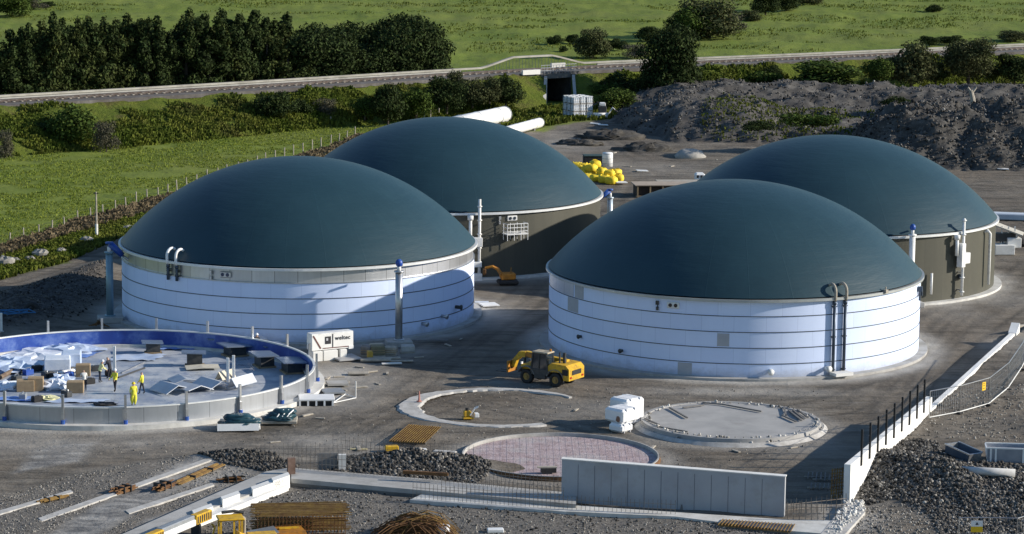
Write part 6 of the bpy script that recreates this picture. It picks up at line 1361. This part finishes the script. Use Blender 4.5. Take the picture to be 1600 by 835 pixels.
for dx in (-.7, .5): MB().tube([P+Vector((-.2, 0, .4)), P+Vector((dx, .1, 1.2))], [.25, .12], 6).build('stub', oldwood, t)

# ================================================================== FENCES, POLE, BOULDERS
def post_fence(label, line, sp, h_, mat=None, wire=True):
    pts = [at(a, b) for a, b in line]; t = thing('post_fence', label, 'fence', pts[len(pts)//2].copy()); allp = []; carry = 0
    for a_, b_ in zip(pts, pts[1:]):
        L_ = (b_-a_).length; s = carry
        while s < L_: allp.append(a_.lerp(b_, s/L_)); s += sp
        carry = s-L_
    tops = []
    for q in allp:
        q = Vector((q.x+random.uniform(-.1, .1), q.y, zb(q.x, q.y))); hh = h_*random.uniform(.88, 1.1); tp = q+Vector((random.uniform(-.06, .06), 0, hh)); MB().cyl(q, tp, .085, .075, n=6).build('fence_post', mat or oldwood, t); tops.append(tp)
    if wire:
        for u in (.55, .92): MB().tube([Vector((q.x, q.y, q.z-h_*(1-u))) for q in tops], .012, 3).build('wire', dark_steel, t)
post_fence('weathered post and wire fence between the near field and the rough verge', [(-60, 402), (0, 386), (165, 336), (300, 290), (430, 250), (520, 224), (560, 212)], 3.1, 1.25)
post_fence('sparse post fence along the foot of the railway bank', [(120, 224), (340, 207), (560, 196)], 4.9, 1.4)
post_fence('short row of pale posts behind the thick white pipe', [(650, 192), (715, 178), (760, 172)], 2.4, 1.3)
P = at(151, 370); t = thing('utility_pole', 'thin grey wooden pole standing in the verge by the field fence', 'pole', P); MB().cyl(P, P+Vector((0, 0, 4.6)), .12, .07, n=8).build('shaft', oldwood, t); MB().cyl(P, P+Vector((0, 0, 1.3)), .15, n=8).build('pale_sleeve', steel_w, t); MB().box(P+Vector((0, 0, 4.45)), (.5, .1, .1)).build('crosspiece', dark_steel, t)
bm_ = M('boulder_stone', (.31, .3, .27), (.2, .19, .17), 1.5, .9, bmp=.4)
for px_, py_, r_, lb in ((8, 416, .9, 'pale boulder at the left picture edge on the verge'), (47, 409, .5, 'smaller flat boulder beside the grey boulder on the verge'), (63, 403, .8, 'grey boulder in the middle of the verge stones'), (96, 396, .5, 'small pale boulder in the verge grass'), (136, 381, .7, 'boulder in the verge just left of the pole foot'), (127, 381, .4, 'small stone touching the boulder by the pole'), (201, 361, .55, 'white stone in the verge right of the pole'), (24, 411, .5, 'small stone between the two biggest verge boulders')):
    P = at(px_, py_); g = MB(); g.blob(P+Vector((0, 0, r_*.4)), (r_, r_*.8, r_*.65), 12, 8, .22); tag(g.build('boulder', bm_), lb, 'boulder')

# ================================================================== TREES AND SHRUBS
def crown(name, clumps, N, leaf, mat, seed, flat=.0):
    rg = np.random.default_rng(seed); C_ = np.array([c for c, r in clumps]); Rr_ = np.array([r for c, r in clumps]); wgt = Rr_[:, 0]*Rr_[:, 2]; wgt = wgt/wgt.sum()
    k_ = rg.choice(len(clumps), N, p=wgt); d = rg.normal(size=(N, 3)); d /= np.linalg.norm(d, axis=1)[:, None]
    rad = .55+.6*rg.random(N)**.8
    P = C_[k_]+d*Rr_[k_]*rad[:, None]; P[:, 2] = np.maximum(P[:, 2], .05)
    nrm = d+rg.normal(size=(N, 3))*.7; nrm /= np.linalg.norm(nrm, axis=1)[:, None]
    a = np.cross(nrm, rg.normal(size=(N, 3))); a /= np.linalg.norm(a, axis=1)[:, None]; b_ = np.cross(nrm, a)
    s = leaf*(.55+.9*rg.random(N))[:, None]
    v = np.stack([P-a*s, P-b_*s*.55+nrm*s*.12, P+a*s, P+b_*s*.55+nrm*s*.12], 1).reshape(-1, 3)
    return np_mesh(name, v, np.arange(4*N).reshape(-1, 4))
def plant_proto(kind, H, Wd, N, leaf, mat, seed, shape, limbs=5):
    rg = random.Random(seed); cl = []
    if shape == 'cone':
        lead = [(rg.uniform(-.18, .18)*Wd, rg.uniform(-.15, .15)*Wd, rg.uniform(.82, 1.0)) for _ in range(3)]
        for i in range(34):
            t_ = .06+.9*(i/33); lx, ly, lh = lead[i % 3]; tt_ = t_*lh; rr = Wd/2*(1-t_)**.5*rg.uniform(.6, 1.05); a = rg.uniform(0, 6.28); q = rr*.7
            cl.append(((lx*t_+q*math.cos(a), ly*t_+q*math.sin(a), H*tt_*.96), (max(rr*.5, .5), max(rr*.5, .5), H*.07*rg.uniform(.8, 1.5))))
    elif shape == 'round':
        for i in range(20):
            a = rg.uniform(0, 6.28); u = rg.uniform(0, 1); z = .22+.62*u; rr = Wd/2*math.sqrt(max(0, 1-((z-.45)/.58)**2))*rg.uniform(.25, .72)
            s = rg.uniform(.16, .3); cl.append(((rr*math.cos(a), rr*math.sin(a), H*z), (Wd*s, Wd*s, H*s*.8)))
    else:
        for i in range(14):
            a = rg.uniform(0, 6.28); rr = Wd/2*rg.uniform(0, .75); s = rg.uniform(.14, .26); z = .18+.45*rg.random()*(1-rr/Wd)
            cl.append(((rr*math.cos(a), rr*math.sin(a), H*z), (Wd*s, Wd*s, H*s*1.25)))
    t = local(thing(kind, 'x', 'tree' if 'tree' in kind else 'shrub', (0, 0, 0)))
    g = MB(); r0 = H*.022+.03; g.tube([(0, 0, -.3), (.02*H, 0, H*.35), (0, .02*H, H*.7)], [r0*1.3, r0, r0*.4], 7)
    for i in range(limbs):
        a = rg.uniform(0, 6.28); z = H*rg.uniform(.15, .5); e = rg.choice(cl)[0]; g.tube([(.02*H*z/H, 0, z), (e[0]*.5, e[1]*.5, (z+e[2])/2), (e[0]*.9, e[1]*.9, max(e[2], z))], [r0*.5, r0*.3, r0*.12], 5)
    g.build('trunk' if 'tree' in kind else 'stem', bark, t)
    me = crown('crown', [(Vector(c), Vector(r)) for c, r in cl], N, leaf, mat, seed); o = link('crown' if 'tree' in kind else 'foliage', me, mat, t)
    return t
protos = {}
def plant(key, px, py, z, wpx, hpx, label, group=None, rz=None, P=None):
    """stand a plant of a kind at a ground pixel with the given size in photo pixels"""
    if P is None: P = at(px, py, z)
    ppm = CF/P.y; W_, H_ = wpx/ppm, hpx/ppm
    if key not in protos: protos[key] = [PK[key](), False]
    pr, used = protos[key]; d = PD[key]; s = (W_/d[1], W_/d[1], H_/d[0]); rz = random.uniform(0, 6.28) if rz is None else rz
    if not used:
        pr.location = P; pr.scale = s; pr.rotation_euler = (0, 0, rz); pr['label'] = label; protos[key][1] = True; o = pr
    else:
        o = dup(pr, P, rz, label, scale=s)
        if 'group' in o: del o['group']
    if group: o['group'] = group
    return o
PD = {'cone1': (11, 7.5), 'cone2': (11, 7.5), 'cone3': (11, 8), 'cone4': (11, 7), 'rnd1': (9, 9), 'rnd2': (9, 9), 'bdark': (4, 5), 'bmid': (4, 5), 'bol': (4, 5), 'bgrey': (4, 5), 'low': (2, 4), 'lowd': (2, 4)}
PK = {'cone1': lambda: plant_proto('woodland_tree', 11, 7.5, 11000, .2, leaf_dark, 1, 'cone'), 'cone2': lambda: plant_proto('woodland_tree', 11, 7.5, 11000, .2, leaf_dark, 2, 'cone'), 'cone3': lambda: plant_proto('woodland_tree', 11, 8, 11000, .2, leaf_dark2, 3, 'cone'), 'cone4': lambda: plant_proto('woodland_tree', 11, 7, 11000, .2, leaf_dark, 4, 'cone'),
      'rnd1': lambda: plant_proto('broadleaf_tree', 9, 9, 13000, .21, leaf_dark, 5, 'round'), 'rnd2': lambda: plant_proto('broadleaf_tree', 9, 9, 12000, .2, leaf_olive, 6, 'round'),
      'bdark': lambda: plant_proto('dense_shrub', 4, 5, 5200, .15, leaf_dark, 7, 'round', 3), 'bmid': lambda: plant_proto('leafy_shrub', 4, 5, 5200, .15, leaf_mid, 8, 'round', 3), 'bol': lambda: plant_proto('olive_shrub', 4, 5, 5200, .15, leaf_olive, 9, 'round', 3), 'bgrey': lambda: plant_proto('bare_shrub', 4, 5, 3600, .12, leaf_grey, 10, 'round', 4),
      'low': lambda: plant_proto('low_shrub', 2, 4, 3000, .12, leaf_mid, 11, 'low', 2), 'lowd': lambda: plant_proto('low_dark_shrub', 2, 4, 3000, .12, leaf_dark, 12, 'low', 2)}
# the wood beyond the railway, left: two staggered rows
GW = 'dark trees of the dense wood behind the railway'
def top_y(x): return float(np.interp(x, [-40, 0, 60, 105, 140, 180, 230, 262, 290, 350, 400, 440, 480, 520, 560, 620, 660, 690, 715], [70, 62, 45, 30, 27, 32, 19, 50, 20, 18, 22, 36, 48, 58, 56, 46, 36, 28, 45]))
def rail_y(x): return float(np.interp(x, [a for a, b in rail_px], [b for a, b in rail_px]))
LBW = {'cone': 'pointed dark green tree inside the dense wood behind the railway', 'rnd': 'rounded dark tree at the right half of the dense wood behind the railway'}
wx = -40; ii_ = 0
while wx < 800:
    for row in range(2):
        x = wx+random.uniform(-6, 6)+(13 if row else 0)
        dep = at(x, rail_y(x), RZ); i = int(np.argmin((cxs-dep.x)**2+(cys-dep.y)**2)); off = 10.5+9*row+random.uniform(-1, 2)
        Y = cys[i]-ny_[i]*off; u = (x-800)/CF; X = cxs[i]-nx_[i]*off
        P = Vector((X, Y, .6 if row == 0 else 0)); d = P-Vector((0, 0, CH)); bpy_ = 417.5-CF*d.dot(UU)/d.dot(F); bpx = 800+CF*d.dot(RR)/d.dot(F)
        if bpx > 686: continue
        hp = max(60, bpy_-top_y(bpx)-(0 if row else random.uniform(2, 26)))*random.uniform(1.0, 1.2)
        key = random.choice(['cone1', 'cone2', 'cone3', 'cone4']) if bpx < 480 or random.random() < .35 else 'rnd1'
        plant(key, 0, 0, 0, (92 if key[0] == 'c' else 100)*random.uniform(.85, 1.2), hp, LBW[key[:3] if key[0] == 'r' else 'cone'], GW, P=P)
    wx += 22; ii_ += 1
# single trees and shrubs: kind, foot px, z, width px, height px, label
for key, px, py, z, w_, h_, lb in (
    ('rnd1', 1048, 160, .5, 96, 116, 'big dark round tree standing alone right of the railway bridge'), ('bdark', 1015, 160, .5, 60, 62, 'dense shrub at the left foot of the big dark tree'), ('bdark', 1075, 158, .5, 55, 55, 'dense shrub at the right foot of the big dark tree'),
    ('bol', 1108, 60, 0, 110, 62, 'wide brownish shrub clump in the upper field, rear part'), ('bmid', 1085, 62, 0, 70, 50, 'green shrub in front of the wide brownish shrub clump'), ('bdark', 1060, 52, 0, 45, 34, 'dark shrub at the left end of the field shrub clump'), ('bgrey', 1140, 52, 0, 60, 36, 'greyish shrub at the right end of the field shrub clump'),
    ('rnd1', 1196, 24, 0, 50, 42, 'dark tree cut by the top edge above the right field, left one'), ('rnd1', 1228, 18, 0, 46, 32, 'dark tree cut by the top edge above the right field, right one'), ('bol', 1265, 8, 0, 40, 22, 'small hedge shrub at the top edge right of two dark trees'),
    ('bol', 1172, 34, 0, 36, 18, 'low hedge shrub between the field clump and the top edge trees'),
    ('bdark', 866, 70, 0, 27, 15, 'small round dark bush alone in the upper field'), ('bdark', 896, 69, 0, 28, 16, 'second small dark bush right of the lone one in the upper field'), ('bol', 925, 90, 0, 56, 46, 'tall brownish bush just beyond the hump of the bridge wall'), ('bdark', 958, 78, 0, 28, 18, 'dark bush right of the tall brownish bush'), ('bdark', 972, 79, 0, 22, 15, 'tiny dark bush at the right end of the bushes beyond the bridge'), ('bgrey', 992, 92, 0, 50, 24, 'grey scrub right beyond the bridge wall'), ('bdark', 1016, 66, 0, 48, 26, 'dark bush behind the top of the big dark tree'), ('bdark', 880, 82, 0, 14, 10, 'tiny dark bush left of the tall brownish bush'),
    ('bmid', 20, 26, 0, 66, 34, 'grey green shrub in the top left corner'), ('bgrey', 52, 16, 0, 46, 22, 'greyish shrub right of the top left corner shrub'), ('bdark', 75, 12, 0, 26, 10, 'tiny dark shrub on the muddy path at the top left'),
    ('bmid', 106, 232, 0, 100, 66, 'wide green shrub overhanging the field edge at the left'), ('bdark', 80, 232, 0, 60, 40, 'dark lower shrub left below the wide green shrub'), ('bgrey', 166, 238, 0, 44, 52, 'small bare grey tree at the field edge left'), ('bgrey', 8, 250, 0, 30, 50, 'bare whitish shrub at the left picture edge below the railway'),
    ('bdark', 426, 188, 1.2, 66, 46, 'round dark bush on the railway bank left of the middle'), ('lowd', 468, 178, 1.8, 40, 26, 'small dark bush right of the round one on the railway bank'), ('bgrey', 508, 182, 1.2, 40, 30, 'small grey bush on the railway bank'), ('bdark', 606, 194, .4, 58, 66, 'tall dark bush on the bank left behind the rear left dome'), ('bmid', 570, 186, 1, 50, 36, 'green bush left of the tall dark bush on the bank'), ('bmid', 650, 182, 1, 60, 44, 'green bush right of the tall dark bush on the bank'),
    ('bdark', 698, 174, 1.5, 64, 56, 'dark bush on the bank above the thick white pipe'), ('bol', 738, 166, 1.5, 50, 44, 'olive bush on the bank above the thick white pipe'), ('bdark', 790, 166, 1.2, 60, 48, 'dark bush on the bank above the right end of the white pipe'), ('bol', 765, 160, 2, 44, 40, 'olive bush between two dark ones on the bank by the pipe'), ('bol', 712, 150, 2.8, 34, 40, 'upright olive sapling on the bank crest'),
    ('low', 945, 150, 1.2, 60, 30, 'low green bush on the bank right of the bridge'), ('lowd', 965, 146, 1.5, 70, 36, 'low dark bush between the bridge and the big dark tree'), ('bmid', 962, 172, .2, 70, 34, 'feathery green bush behind the white towed machine'), ('lowd', 985, 180, 0, 50, 18, 'low dark bush right of the white towed machine'), 
    ('bmid', 1300, 134, 2, 130, 40, 'wide green hedge bush below the railway at the right'), ('lowd', 1290, 136, 2, 110, 26, 'dark shaded bush under the wide green hedge bush'), ('bmid', 1370, 130, 2, 50, 40, 'green bush at the right end of the wide hedge bush'), ('low', 1195, 128, 2.2, 60, 24, 'low bush on the bank left of the wide hedge bush'), ('bdark', 1206, 122, 2.5, 30, 20, 'tiny dark bush on the bank left of the wide hedge bush'),
    ('bol', 1424, 132, 1.5, 84, 66, 'grey olive round bush on the bank at the right'), ('rnd2', 1513, 130, 1.5, 88, 74, 'biggest olive round bush on the bank at the right'), ('bdark', 1585, 130, 1.5, 64, 46, 'dark bush at the right picture edge below the railway'), ('bdark', 1462, 130, 1.5, 40, 34, 'dark bush between the two round olive bushes'), ('bmid', 1552, 128, 1.5, 30, 24, 'small green bush right of the biggest olive bush'),
    ('bdark', 1452, 72, 0, 34, 16, 'dark hedge bush beyond the railway at the right, left part'), ('bdark', 1484, 70, 0, 44, 15, 'dark hedge bush beyond the railway at the right, middle part'), ('bol', 1585, 64, 0, 60, 16, 'hedge bush beyond the railway at the right picture edge'), ('lowd', 1460, 18, 0, 36, 12, 'low patch of scrub in the upper right field'), ('lowd', 1185, 203, 3.5, 70, 16, 'green scrub on the grey rubble heap, left part'), ('low', 1270, 196, 3.5, 90, 26, 'green scrub on the grey rubble heap, right part'), ('lowd', 1400, 165, 3.5, 60, 16, 'dark scrub on the rubble between the two spoil heaps')):
    plant(key, px, py, z, w_, h_, lb)
gp = [k for k, (o, u) in protos.items() if not u]
for k in gp:
    o = protos[k][0]
    for c in list(o.children): bpy.data.objects.remove(c)
    bpy.data.objects.remove(o)

for px_, py_, s_, lb in ((955, 216, (4.5, 2.5, 1.3), 'low dark mound of soil between the track and the yellow bags'), (905, 226, (3.0, 2.0, .8), 'smaller dark mound of soil left of the low one'), (1010, 236, (4.0, 2.0, 1.2), 'dark soil mound at the left foot of the grey rubble heap')):
    P = at(px_, py_); tag(MB().blob(P-Vector((0, 0, s_[2]*.25)), s_, 26, 14, .3).build('soil_pile', soil_m, None, True), lb, 'soil pile')
